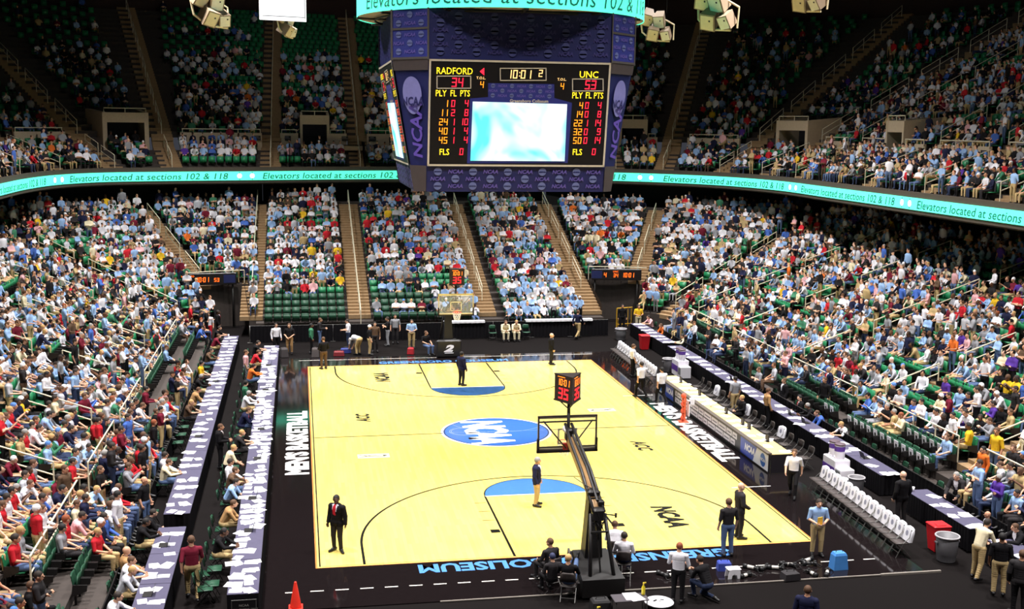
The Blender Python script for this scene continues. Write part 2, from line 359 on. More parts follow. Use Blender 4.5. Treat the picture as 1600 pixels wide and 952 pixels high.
# centre disc with lettering
cdm = MB(); flat(cdm, arc(0, 14.325, 2.34, 0, 2*PI, 64)[:-1], 0, ZC); flat(cdm, arc(0, 14.325, 2.24, 0, 2*PI, 64)[:-1], 1, ZC+.002); line(cdm, arc(0, 14.325, 2.2, 0, 2*PI, 64), .05, 2, ZC+.003)
for r in (.55, .62): line(cdm, arc(-1.35, 14.5, r, 0, 2*PI, 40), .02, 3, ZC+.004)
line(cdm, [(-2.1, 14.4), (2.1, 14.3)], .02, 3, ZC+.004); line(cdm, arc(.4, 16.4, 2.2, PI*1.1, PI*1.9), .02, 3, ZC+.004)
cdm.build('centre_disc', [WLINE, M('logo_blue', (58, 104, 186), .18, noise=.08), M('logo_dark_rim', (40, 52, 90), .2, noise=0), M('logo_pale_line', (150, 170, 220), .2, noise=0)], court, 'blue centre circle with white outline')
lt = MB()
def floor_text(mb, body, cx, cy, rot, size, z, mi=0, sx=1, **k):
    c, s = math.cos(rot), math.sin(rot); put_text(mb, body, lambda x, y: (cx+c*x*sx-s*(y-.36*size), cy+s*x*sx+c*(y-.36*size), z), mi, size=size, **k)
floor_text(lt, 'NCAA', -.35, 14.325, -PI/2, 2.35, ZC+.006, 0, 1.02*.6, bold=.12, shear=.12, space=.86)
lt.build('centre_lettering', WLINE, court, 'white NCAA lettering across the blue disc')
ct = MB()
floor_text(ct, 'NCAA', -4.05, 25.6, PI/2, .95, ZC+.002, 0, .78, bold=.05, shear=.15); floor_text(ct, 'NCAA', 3.95, 2.84, -PI/2, .95, ZC+.002, 0, .78, bold=.05, shear=.15)
floor_text(ct, 'ACC', -5.45, 17.4, PI/2, .8, ZC+.002, 0, .8, bold=.03, shear=.2); floor_text(ct, 'ACC', 5.5, 11.35, -PI/2, .8, ZC+.002, 0, .8, bold=.03, shear=.2)
ct.build('court_lettering', BLINE, court)
for cx, cy, s in ((-5.35, 11.35, 1), (5.39, 17.42, -1)):      # awareness-ribbon marks
    rb = MB(); flat(rb, [(cx-.62, cy-.28), (cx+.62, cy-.28), (cx+.62, cy+.28), (cx-.62, cy+.28)], 0, ZC)
    line(rb, [(cx-s*.55, cy+.18), (cx-s*.1, cy-.08), (cx+s*.35, cy-.12), (cx+s*.5, cy), (cx+s*.35, cy+.12), (cx-s*.1, cy+.06), (cx-s*.55, cy-.18)], .05, 1, ZC+.002); flat(rb, [(cx+s*.44-.06, cy-.06), (cx+s*.44+.06, cy-.06), (cx+s*.44+.06, cy+.06), (cx+s*.44-.06, cy+.06)], 1, ZC+.003)
    rb.build('ribbon_mark', [M('pale_mark', (232, 226, 190), .2, noise=.02), BLINE], court)
be = MB()
floor_text(be, 'GREENSBORO COLISEUM', 0, -.62, PI, .86, .004, 0, .985, bold=.03, space=1.0)
floor_text(be, 'GREENSBORO COLISEUM', -.4, 29.3, 0, .78, .004, 0, .8, bold=.03)
be.build('baseline_lettering', BLUE, court, 'blue GREENSBORO COLISEUM lettering')
sl_ = MB(); floor_text(sl_, "MEN'S BASKETBALL", -8.3, 14.1, PI/2, 1.12, .004, 0, 1.0, bold=.06); sl_.build('sideline_lettering', WLINE, court, 'white lettering along the left sideline'); sl_ = MB(); floor_text(sl_, "MEN'S BASKETBALL", 8.4, 13.6, -PI/2, 1.12, .004, 0, 1.0, bold=.06)
sl_.build('sideline_lettering', WLINE, court, 'white lettering along the right sideline')
fl_ = MB()
for i in range(26):
    x = -8.6+i*.685
    flat(fl_, [(x, -1.83), (x+.37, -1.83), (x+.37, -1.77), (x, -1.77)], 0, .004)
flat(fl_, [(-8.2, 30.35), (8.2, 30.35), (8.2, 30.42), (-8.2, 30.42)], 0, .004)
fl_.build('photographer_line', M('white_tape', (220, 214, 206), .4, noise=.05), court)
wp.build('white_line', WLINE, court)
ca = MB(); ca.box((9.4, -3.02, 0), (1.9, .07, .06), 0); ca.box((2, -3.02, -.0), (12.9, .05, .03), 0); cab = ca.build('cable_cover_strip', M('grey_tape', (128, 120, 112), .6)); tag(cab, 'grey cable cover strip along the near edge of the black floor', 'strip')

# ================================================================ BASKETS
def basket(name, label, y0, sgn, far):
    t = thing(name, label, 'basketball hoop', (0, y0, 0), 0 if sgn > 0 else PI)     # local +Y points into the court
    bk = M('black_padding', (17, 14, 14), .5, noise=.2); fr = M('backboard_frame', (214, 196, 140) if far else (96, 84, 76), .35, .2)
    by = 1.22
    m = MB()                                                   # wheeled base, padded upright and boom
    m.hexa([(-.6, -3.5, .05), (.6, -3.5, .05), (.6, -1.75, .05), (-.6, -1.75, .05), (-.6, -3.5, .55), (.6, -3.5, .55), (.5, -1.8, .8), (-.5, -1.8, .8)])
    for s in (-1, 1):
        for y in (-3.3, -2.0): m.tube([(s*.5-.04, y, .07), (s*.5+.04, y, .07)], .07, 10)
    m.build('base', bk, t)
    m = MB()
    for s in (-1, 1): m.hexa([(s*.62-.03, -3.3, .02), (s*.62+.03, -3.3, .02), (s*.62+.03, -1.7, .02), (s*.62-.03, -1.7, .02), (s*.62-.03, -3.2, .36), (s*.62+.03, -3.2, .36), (s*.6+.03, -1.75, .84), (s*.6-.03, -1.75, .84)])
    m.build('side_pad', M('grey_padding', (60, 52, 50), .6, noise=.15), t)
    m = MB(); m.hexa([(-.27, -2.3, .5), (.27, -2.3, .5), (.27, -1.78, .5), (-.27, -1.78, .5), (-.17, -2.35, 2.5), (.17, -2.35, 2.5), (.17, -1.98, 2.5), (-.17, -1.98, 2.5)]); m.build('upright_pad', bk, t)
    m = MB()
    for s in (-1, 1): m.tube([(s*.34, -3.3, .5), (s*.2, -2.65, 2.15)], .055, 8, 0)
    m.tube([(-.24, -2.9, 1.7), (.24, -2.9, 1.7)], .03); m.tube([(0, -3.1, .6), (0, -2.4, 2.3)], .03); m.build('rear_strut', DKST, t)
    m = MB(); A, B = Vector((0, -2.05, 2.5)), Vector((0, by-.2, 3.35))
    for (p, q, wa, wb, h) in ((A, B, .12, .08, .24), (Vector((0, -2.75, 2.1)), A+Vector((0, .05, .03)), .13, .12, .24)):
        d = (q-p).normalized(); n = Vector((0, -d.z, d.y))
        m.hexa([p+Vector((-wa, 0, 0))-n*h/2, p+Vector((wa, 0, 0))-n*h/2, p+Vector((wa, 0, 0))+n*h/2, p+Vector((-wa, 0, 0))+n*h/2,
                q+Vector((-wb, 0, 0))-n*h/2, q+Vector((wb, 0, 0))-n*h/2, q+Vector((wb, 0, 0))+n*h/2, q+Vector((-wb, 0, 0))+n*h/2])
    m.build('arm', M('tan_arm_paint', (150, 112, 66), .45), t, 'tan boom arm')
    m = MB()
    for s in (-1, 1): m.tube([(s*.15, -2.8, 2.25), (s*.14, -1.2, 2.98), (s*.13, .2, 3.42), (s*.1, by-.1, 3.75)], .045, 8)
    m.tube([(.0, -2.6, 2.5), (.02, -1.2, 3.08), (0, .5, 3.55)], .04); m.build('upper_rod', DKST, t)
    m = MB()
    m.box((0, -2.1, 2.5), (.36, .34, .36), 0, bev=.05); m.box((0, -2.7, 2.15), (.34, .3, .36), 0, bev=.05); m.box((.12, -2.5, 2.4), (.18, .24, .18), 0, bev=.03); m.box((0, by-.25, 3.45), (.26, .3, .4), 0, bev=.05)
    m.tube([(-.45, -1.6, 2.9), (-.2, -1.85, 2.75), (.05, -2.1, 2.65)], .012); m.tube([(.1, -2.7, 2.15), (.5, -2.75, 2.1)], .015); m.tube([(.5, -2.75, 2.04), (.5, -2.75, 2.17)], .03, 8)
    for k in range(14): a = random.uniform(0, 6.3); m.tube([(.08*math.cos(a), -2.7, 2.1), (.26*math.cos(a), -2.75+.12*math.sin(a), 1.95+.28*math.sin(a)), (.1*math.cos(a*2), -2.85, 1.6+.05*k)], .014, 5)
    m.build('knuckle_gear', DKST, t)
    m = MB(); w, h, e = .915, 1.07, .05                         # glass backboard
    m.box((0, by, 2.9+h/2), (2*w-.06, .02, h-.06)); m.build('glass_pane', M('clear_glass', (235, 240, 240), .02, noise=0, alpha=.16, spec=.4), t)
    m = MB()
    for z in (2.9, 2.9+h): m.box((0, by, z), (2*w+e, .06, e))
    for s in (-1, 1): m.box((s*w, by, 2.9+h/2), (e, .06, h))
    m.build('backboard_frame', fr, t)
    m = MB(); zz = [3.1, 3.1+.45]
    for z in zz: m.box((0, by+.012, z), (.61, .006, .05))
    for s in (-1, 1): m.box((s*.28, by+.012, 3.325), (.05, .006, .45))
    for z in (2.95, 2.9+h-.05): m.box((0, by+.012, z), (2*w-.06, .006, .05))
    m.build('target_square', M('white_stripe', (236, 226, 190), .4), t)
    m = MB(); m.box((0, by, 2.86), (2*w+.1, .09, .07))
    for s in (-1, 1): m.box((s*(w+.01), by, 3.05), (.07, .09, .42))
    m.build('edge_pad', bk, t)
    m = MB()                                                    # rear brace of the board
    for s in (-1, 1): m.tube([(s*.78, by-.08, 3.85), (s*.08, by-.22, 3.0)], .022)
    m.tube([(-w, by-.08, 3.82), (w, by-.08, 3.82)], .025); m.tube([(-w, by-.08, 3.02), (w, by-.08, 3.02)], .025); m.tube([(0, by-.12, 2.95), (0, by-.12, 4.15)], .05, 8); m.build('rear_brace', DKST, t)
    m = MB(); m.tube([(.045+.23*math.cos(a)-.045, by+.38+.23*math.sin(a), 3.05) for a in np.linspace(0, 2*PI, 25)], .012, 6); m.box((0, by+.09, 3.03), (.16, .14, .1)); m.build('rim', M('orange_rim', (226, 92, 40), .35), t)
    m = MB()
    for a in np.linspace(0, 2*PI, 13)[:-1]:
        for sg in (-1, 1):
            m.tube([((.225-.09*u)*math.cos(a+sg*u*1.1), by+.38+(.225-.09*u)*math.sin(a+sg*u*1.1), 3.05-.42*u) for u in np.linspace(0, 1, 5)], .006, 4)
    m.build('net', M('white_net', (240, 238, 236), .8), t)
    m = MB(); m.ball((-.12, by-.2, 3.62), (.09, .1, .1)); m.tube([(-.12, by-.25, 3.62), (-.12, by-.42, 3.58)], .06, 10); m.box((-.1, by-.15, 3.05), (.14, .12, .2), 1); m.build('board_camera', [M('white_camera', (206, 204, 204), .4), M('red_light_box', (170, 50, 44), .4)], t)
    # three-sided shot clock on its mast
    c = thing('shot_clock', None, None, (0, by-.12, 4.2)); c.parent = t
    for kname in list(c.keys()): del c[kname]
    m = MB(); m.tube([(0, 0, -.1), (0, 0, .22)], .05, 8)
    for a in (.5, 2.6, 4.71): m.tube([(0, 0, .02), (.36*math.cos(a), .36*math.sin(a), .3)], .018)
    m.build('mast', DKST, c)
    R = .47; ang = [PI/2+PI/6+PI*2/3*i+.5 for i in range(3)] if sgn > 0 else [PI/6+.1+PI*2/3*i for i in range(3)]
    cor = [(R*math.cos(a), R*math.sin(a)) for a in ang]; m = MB(); m.slab(cor, .28, 1.1, 0); m.slab([(x*1.06, y*1.06) for x, y in cor], .26, .31, 0); m.slab([(x*1.04, y*1.04) for x, y in cor], 1.07, 1.11, 0)
    m.build('clock_case', M('clock_case_black', (34, 22, 22), .5), c)
    for i in range(3):
        od, rd = MB(), MB()
        p, q = Vector((*cor[i], 0)), Vector((*cor[(i+1) % 3], 0)); ux = (q-p).normalized(); nn = Vector((ux.y, -ux.x, 0)); mid = (p+q)/2+nn*.012
        fn = lambda x, y: mid+ux*x+Vector((0, 0, y))
        seg_text(od, '10:01', lambda x, y: fn(x, .78+y), .2, .56, .12); seg_text(rd, '35', lambda x, y: fn(x, .36+y), .34, .5, .14)
        od.add([fn(-.25, 1.03), fn(.08, 1.03), fn(.08, 1.05), fn(-.25, 1.05)], [(0, 1, 2, 3)])
        od.build('time_digits', M('amber_led', (255, 120, 30), emit=2.2), c); rd.build('shot_digits', M('red_led', (255, 30, 40), emit=2.2), c)
    return t
SEGS = {'0': 'abcdef', '1': 'bc', '2': 'abged', '3': 'abgcd', '4': 'fgbc', '5': 'afgcd', '6': 'afgcde', '7': 'abc', '8': 'abcdefg', '9': 'abcdfg'}
def seg_text(mb, s, fn, h, wtot=None, th=.14, cw=None, align=0, mi=0):
    """seven-segment figures of height h; fn maps (x, y) to the plane; align 0 centre, 1 right edge at x=0"""
    cw = cw or h*.55; adv = [cw*(.45 if c == ':' else (1.32 if c != ' ' else .8)) for c in s]; tot = sum(adv)-cw*.32
    k = min(1, (wtot or 9)/tot); x = -tot*k/2 if not align else -tot*k; t = th*h
    for c, a in zip(s, adv):
        w = cw*k
        def q(x0, y0, x1, y1): mb.add([fn(x+x0+.06*y0, y0), fn(x+x1+.06*y0, y0), fn(x+x1+.06*y1, y1), fn(x+x0+.06*y1, y1)], [(0, 1, 2, 3)], mi)
        if c == ':': q(w*.05, h*.25, w*.05+t, h*.25+t); q(w*.05, h*.65, w*.05+t, h*.65+t)
        for g in SEGS.get(c, ''):
            if g == 'a': q(0, h-t, w, h)
            if g == 'd': q(0, 0, w, t)
            if g == 'g': q(0, h/2-t/2, w, h/2+t/2)
            if g == 'b': q(w-t, h/2, w, h)
            if g == 'c': q(w-t, 0, w, h/2)
            if g == 'f': q(0, h/2, t, h)
            if g == 'e': q(0, 0, t, h/2)
        x += a*k
nb = basket('basketball_hoop', 'near basketball hoop seen from behind, black stand and shot clock on top', 0, 1, False)
fb = basket('basketball_hoop', 'far basketball hoop facing the camera with cream framed backboard', 28.65, -1, True)
# padded front of the far base
m = MB(); m.box((0, -1.72, .5), (1.4, .3, 1.0), 0, bev=.08); o = m.build('front_pad', M('black_vinyl', (24, 21, 22), .45), fb)
m = MB(); put_text(m, '2', lambda x, y: (-x*1.7+.05, -1.558, .36+y), size=.5, bold=.03, shear=.3); m.box((0, -1.562, .27), (.5, .01, .03)); m.build('pad_mark', WHITE, o)

# ================================================================ RIBBON DISPLAY
rd = thing('ribbon_display', 'long teal LED ribbon display running along the upper deck edge', 'display')
sr = np.arange(S0, S1+.01, .5); m = MB()
V = []
for s in sr:
    for d, z in ((-.06, 8.7), (-.06, 9.32), (0, 9.32), (0, 8.7)): V.append((*up(s, d)[:2], z))
m.add(V, [(4*i+j, 4*i+(j+1) % 4, 4*i+4+(j+1) % 4, 4*i+4+j) for i in range(len(sr)-1) for j in range(4)])
m.build('led_panel', M('teal_led', (92, 255, 208), emit=.95), rd)
m = MB(); dm = MB(); wm = MB()
RIB_Z = 8.79
for a, b in ((61.9, 73.9), (76.9, 88.5), (90.9, 102.7), (106.5, 118.5), (121.45, 133.9), (136.5, 148.9), (151.2, 163.8)):
    V, F = text2d('Elevators located at sections 102 & 118', size=.62, shear=.18, align='LEFT', bold=.004, space=1.02); w = max(p[0] for p in V)
    m.add([(*up(a+x/w*(b-a), -.075)[:2], RIB_Z+y*.98) for x, y in V], F)
for c in (60.2, 75.2, 76.1, 89.3, 90.2, 119.6, 120.5, 134.8, 135.7, 149.7, 150.5):
    V = [(*up(c+.17*math.cos(t), -.08)[:2], 9.01+.17*math.sin(t)) for t in np.linspace(0, 2*PI, 17)[:-1]]; wm.add(V, [tuple(range(16))])
    for sg in (-1, 1): dm.add([(*up(c-.07, -.08)[:2], 9.01+sg*.2), (*up(c+.07, -.08)[:2], 9.01+sg*.2), (*up(c, -.08)[:2], 9.01+sg*.28)], [(0, 1, 2)])
m.build('lettering', M('dark_teal_led', (8, 92, 80), emit=.6), rd); wm.build('white_dot', M('white_led', (255, 255, 255), emit=1.3), rd); dm.build('marker', M('dark_teal_led', (8, 92, 80), emit=.6), rd)

# ================================================================ CENTRE SCOREBOARD
jb = thing('center_scoreboard', 'large blue hanging center scoreboard with video screens over the court', 'scoreboard', (0, 14.33, 0))
NAVY = M('navy_backdrop', (20, 24, 84), .6, noise=.1); NAVY2 = M('bright_navy_panel', (40, 46, 128), .55, noise=.1); LILAC = M('lilac_print', (92, 78, 160), .6, noise=0); GREYB = M('grey_blue_print', (96, 104, 158), .6, noise=0)
GREYM = M('grey_metal', (92, 86, 84), .5, .3); BLK = M('scoreboard_black', (16, 12, 16), .45, noise=.1)
ZT, ZM, ZB = 16.9, 15.15, 10.33
def aj(z): return 4.6 if z > ZM else 3.8+.8*(z-ZB)/(ZM-ZB)
HJ = 3.4
def octa(z, e=0):
    a, h = aj(z)+e, HJ+e*.4; return [(-h, -a), (h, -a), (a, -h), (a, h), (h, a), (-h, a), (-a, h), (-a, -h)]
m = MB(); V = [(x, y, z) for z in (ZB, ZM, ZM+.001, ZT) for x, y in octa(z, -.03)]
m.add(V, [(l*8+i, l*8+(i+1) % 8, l*8+8+(i+1) % 8, l*8+8+i) for l in range(3) for i in range(8)]+[tuple(range(7, -1, -1)), tuple(range(24, 32))]); m.build('cabinet', NAVY, jb)
def rotz(k): c, s = [(1, 0), (0, 1), (-1, 0), (0, -1)][k]; return lambda p: (c*p[0]-s*p[1], s*p[0]+c*p[1], p[2])
def face(k, e=0):                    # (x along the face, z) -> 3D on face k (0 front, 3 left)
    r = rotz(k); return lambda x, z: r((x, -aj(z)-e, z))
def cham(k, e=0):                    # chamfer between face k-1.. ; x in -1..1
    r = rotz(k)
    def f(x, z):
        a = aj(z)+e*.7; P, Q = Vector((-a, -HJ-e*.3, z)), Vector((-HJ-e*.3, -a, z)); return r(P.lerp(Q, (x+1)/2))
    return f
def pattern(mb, fn, x0, x1, z0, z1, nx, nz, r=.16, ts=.26, off=0):
    for j in range(nz):
        for i in range(nx):
            x = x0+(x1-x0)*(i+.5)/nx; z = z0+(z1-z0)*(j+.5)/nz
            if (i+j+off) % 2 == 0:
                mb.add([fn(x+r*math.cos(a), z+r*math.sin(a)) for a in np.linspace(0, 2*PI, 15)[:-1]], [tuple(range(14))], 1)
                mb.add([fn(x+dx*r, z+dz*r) for dx, dz in ((-.95, -.25), (.95, -.25), (.8, .12), (-.8, .12))], [(0, 1, 2, 3)], 2)
            else: put_text(mb, 'NCAA', lambda a, b: fn(x+a, z+b-.35*ts), 0, size=ts, shear=.2, bold=.006)
def beam(mb, fn, x0, z0, x1, z1, w):
    d = Vector((x1-x0, z1-z0)).normalized()*w/2; q = Vector((-d.y, d.x))
    mb.add([fn(x0-d.x-q.x, z0-d.y-q.y), fn(x1+d.x-q.x, z1+d.y-q.y), fn(x1+d.x+q.x, z1+d.y+q.y), fn(x0-d.x+q.x, z0-d.y+q.y)], [(0, 1, 2, 3)])
ST, SB = 15.1, 11.32                 # top and bottom of the score panel
def fpx(x, y):                       # reads the panel's layout off its own 283 x 166 grid
    u = (x-675+.018*(y-92))/(283-10*(y-92)/166)*2-1; v = (y-92-6*(u+1)/2)/166; return u*3.33, ST-v*(ST-SB)
AMB = M('amber_figures', (255, 150, 30), emit=1.15); RED = M('red_figures', (255, 34, 62), emit=1.25); YEL = M('yellow_figures', (255, 226, 40), emit=1.05); FRM = M('cream_frame', (206, 194, 176), .5)
PALE = M('amber_pale_figures', (255, 206, 130), emit=1.15)
scr = bpy.data.materials.new('video_picture'); scr.use_nodes = True; nt = scr.node_tree; b = nt.nodes['Principled BSDF']; tc = nt.nodes.new('ShaderNodeTexCoord'); n = nt.nodes.new('ShaderNodeTexNoise'); n.inputs['Scale'].default_value = .55; n.inputs['Detail'].default_value = 2; n.inputs['Distortion'].default_value = 1.2
r = nt.nodes.new('ShaderNodeValToRGB'); r.color_ramp.elements[0].position = .36; r.color_ramp.elements[0].color = (.12, .85, .82, 1); r.color_ramp.elements[1].position = .56; r.color_ramp.elements[1].color = (.94, 1, 1, 1)
nt.links.new(tc.outputs['Object'], n.inputs['Vector']); nt.links.new(n.outputs['Fac'], r.inputs[0]); nt.links.new(r.outputs[0], b.inputs['Emission Color']); b.inputs['Emission Strength'].default_value = 1.05; b.inputs['Base Color'].default_value = (.02, .02, .02, 1)
for k in (0, 3):
    f1 = face(k, .04); g = lambda x, y: f1(*fpx(x, y))
    m = MB(); f0 = face(k, .03); fb_ = face(k, -.1)
    m.add([f0(-3.38, SB-.03), f0(3.38, SB-.03), f0(3.38, ST+.04), f0(-3.38, ST+.04)], [(0, 1, 2, 3)]); m.build('score_panel', BLK, jb)
    m = MB(); f2 = face(k, .05)
    for q in ((-3.34, SB, 3.34, SB), (-3.34, ST, 3.34, ST), (-3.34, SB, -3.34, ST), (3.34, SB, 3.34, ST)): beam(m, f2, *q, .07)
    for (x0, y0, x1, y1) in ((685, 117, 737, 136), (897, 122, 946, 141), (783, 105, 855, 124)):
        for q in (((x0, y0), (x1, y0)), ((x1, y0), (x1, y1)), ((x1, y1), (x0, y1)), ((x0, y1), (x0, y0))): beam(m, f2, *fpx(*q[0]), *fpx(*q[1]), .035)
    m.build('panel_frame', FRM, jb)
    nv = MB(); f3 = face(k, .036)
    A = [fpx(*p) for p in ((764, 128), (868, 130), (868, 152), (896, 160), (888, 258), (731, 256), (736, 152), (764, 150))]; nv.add([f3(*p) for p in A], [tuple(range(8))], 3)
    pattern(nv, face(k, .038), *[fpx(764, 140)[0], fpx(868, 140)[0]], fpx(760, 151)[1], fpx(760, 128)[1], 7, 3, .08, .12)
    put_text(nv, 'Greensboro Coliseum', lambda x, y: f1(fpx(828, 157)[0]+x, fpx(828, 159)[1]+y), 4, size=.16, bold=.004)
    nv.build('navy_surround', [LILAC, GREYB, NAVY, NAVY2, FRM], jb)
    sm = MB(); P = [fpx(*p) for p in ((736, 252), (883, 255), (888, 162), (740, 157))]; f4 = face(k, .06); sm.add([f4(*p) for p in P], [(0, 1, 2, 3)]); sm.build('video_screen', scr, jb)
    y_, r_, a_, w_ = MB(), MB(), MB(), MB()
    def tx(mb, s, x, y, h, **kk):
        cx, cz = fpx(x, y+h/2); put_text(mb, s, lambda a, c: f2(cx+a, cz+c), size=h*.0236*1.42, **kk)
    def sg(mb, s, x, y, h, align=0, th=.12): cx, cz = fpx(x, y+h/2); seg_text(mb, s, lambda a, c: f2(cx+a, cz+c), h*.0232, None, th, align=align)
    tx(y_, 'RADFORD', 712, 109, 10, bold=.002, wscale=.86); tx(y_, 'UNC', 923, 115, 10, bold=.003)
    for x, y in ((691, 143.5), (904, 148)): tx(y_, 'PLY', x, y, 9.5, bold=.002, wscale=.8)
    for x, y in ((710, 143.7), (922, 148)): tx(y_, 'FL', x, y, 9.5, bold=.002, wscale=.8)
    for x, y in ((728, 144), (938, 148.5)): tx(y_, 'PTS', x, y, 9.5, bold=.002, wscale=.75)
    for x, y in ((696, 237), (903, 240)): tx(y_, 'FLS', x, y, 9.5, bold=.002, wscale=.85)
    sg(r_, '34', 716, 127, 14); sg(r_, '53', 925, 131.5, 14); sg(w_, '10:01', 812, 114.5, 13); sg(w_, '2', 846, 113, 11)
    sg(a_, '4', 754, 130.5, 10); sg(a_, '4', 880, 133.5, 10)
    for x, y in ((753, 120), (880, 122.5)): tx(w_, 'T.O.L.', x, y, 4)
    r_.add([f2(*fpx(*p)) for p in ((751, 110), (758, 104), (758, 116))], [(0, 1, 2)])
    for i, (p, fl2, pt) in enumerate((('1', '0', '4'), ('11', '2', '8'), ('24', '1', '10'), ('40', '1', '4'), ('45', '1', '4'))):
        y = 160+14.6*i; sg(a_, p, 701.5-.3*i, y, 10.5, 1); sg(r_, fl2, 709.5-.3*i, y, 10.5, 0); sg(r_, pt, 733-.4*i, y, 10.5, 1)
    for i, (p, fl2, pt) in enumerate((('4', '0', '4'), ('14', '0', '8'), ('22', '1', '14'), ('32', '0', '9'), ('50', '0', '14'))):
        y = 164.5+14.2*i; sg(a_, p, 912.5-.8*i, y, 10.5, 1); sg(r_, fl2, 919-.8*i, y, 10.5, 0); sg(r_, pt, 942-.6*i, y, 10.5, 1)
    sg(r_, '0', 722, 237, 10.5); sg(r_, '0', 929, 240, 10.5)
    y_.build('team_lettering', YEL, jb); r_.build('red_lettering', RED, jb); a_.build('amber_lettering', AMB, jb); w_.build('clock_lettering', PALE, jb)
    m = MB(); pattern(m, face(k, .0), -3.3, 3.3, ZB+.08, SB-.1, 10, 3, .15, .2); m.build('lower_band_print', [LILAC, GREYB, NAVY], jb)
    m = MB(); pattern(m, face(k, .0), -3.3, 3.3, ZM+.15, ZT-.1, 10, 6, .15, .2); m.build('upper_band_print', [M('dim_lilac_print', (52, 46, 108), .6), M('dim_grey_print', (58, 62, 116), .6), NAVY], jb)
for k in (0, 1, 3):
    f = cham(k, .02); m = MB()
    m.add([f(-.96, ZM+.02), f(.96, ZM+.02), f(.96, ZT), f(-.96, ZT)], [(0, 1, 2, 3)], 3)
    pattern(m, lambda x, z: cham(k, .035)(x/.78, z), -.72, .72, ZM+.12, 16.17, 3, 3, .12, .17); pattern(m, lambda x, z: cham(k, .035)(x/.78, z), -.72, .72, 16.28, 16.88, 3, 2, .12, .17)
    m.build('corner_panel', [LILAC, GREYB, NAVY, NAVY2], jb)
    m = MB(); f2 = lambda x, z: cham(k, .04)(x, z)
    for q in ((-1, ZM, -1, ZT), (1, ZM, 1, ZT), (-1, 16.23, 1, 16.23), (-1, ZM+.03, 1, ZM+.03)):
        x0, z0, x1, z1 = q; e = .04
        m.add([f2(x0-.05, z0-e), f2(x1+.05, z0-e) if z0 == z1 else f2(x0+.05, z0-e), f2(x1+.05, z1+e), f2(x1-.05, z1+e) if x0 == x1 else f2(x0-.05, z1+e)], [(0, 1, 2, 3)])
    m.build('corner_frame', GREYM, jb)
    m = MB(); m.add([f(-1, 14.75), f(1, 14.75), f(1, ZM), f(-1, ZM)], [(0, 1, 2, 3)], 0); m.build('corner_plate', M('brown_grey_plate', (70, 60, 60), .6), jb); m = MB(); m.add([f(-1, ZB), f(1, ZB), f(1, 11.3), f(-1, 11.3)], [(0, 1, 2, 3)], 0); m.build('corner_plate', M('brown_grey_plate', (70, 60, 60), .6), jb)
    m = MB(); fe = cham(k, .05); m.add([fe(.62*math.cos(a), 13.85+.68*math.sin(a)) for a in np.linspace(0, 2*PI, 33)[:-1]], [tuple(range(32))], 0)
    fe2 = cham(k, .08); put_text(m, 'NCAA', lambda x, y: fe2(x/.62, 13.5+y), 1, size=.42, bold=.012, shear=.1, wscale=.78)
    fe3 = cham(k, .05); put_text(m, 'NCAA', lambda x, y: fe3((.36-y)/.62, 11.55+x*.92), 2, size=.78, bold=.02, shear=.15, align='LEFT'); m.build('corner_emblem', [M('lavender_disc', (126, 124, 186), .6), M('disc_navy', (34, 32, 92), .6, noise=0), M('purple_lettering', (96, 74, 172), .6, noise=0)], jb)
# round display on top
m = MB(); RR = 5.72; th = np.linspace(0, 2*PI, 73)
m.add([(RR*math.cos(t), RR*math.sin(t), z) for z in (16.92, 18.4) for t in th[:-1]], [(i, (i+1) % 72, 72+(i+1) % 72, 72+i) for i in range(72)]); m.build('ring_display', M('teal_led', (92, 255, 208), emit=.95), jb)
m = MB(); rr = RR+.02; V, F = text2d('Elevators located at sections 102 & 118', size=.82, shear=.15, space=1.05)
m.add([(rr*math.sin(x/rr*.99-.06), -rr*math.cos(x/rr*.99-.06), 17.06+y) for x, y in V], F); m.build('ring_lettering', M('dark_teal_led', (8, 92, 80), emit=.6), jb)
m = MB(); m.add([(r*math.cos(t), r*math.sin(t), 16.95) for r in (4.2, RR-.03) for t in th[:-1]], [(i, 72+i, 72+(i+1) % 72, (i+1) % 72) for i in range(72)])
m.build('ring_soffit', M('cream_soffit', (170, 158, 138), .7), jb)
m = MB()
for t in th[:-1:6]: m.tube([(4.3*math.cos(t), 4.3*math.sin(t), 16.85), (RR*math.cos(t), RR*math.sin(t), 16.88)], .05)
m.tube([(5.0*math.cos(t), 5.0*math.sin(t), 16.85) for t in th], .04); m.build('ring_truss', DKST, jb)
m = MB(); m.lathe((0, 0, 0), [(5.6, 18.4), (5.6, 18.5), (2, 18.7)], 24)
for a in range(4): m.tube([(3*math.cos(a*PI/2+.8), 3*math.sin(a*PI/2+.8), 18.4), (3*math.cos(a*PI/2+.8), 3*math.sin(a*PI/2+.8), 31.9)], .06)
m.build('hanging_frame', DKST, jb)

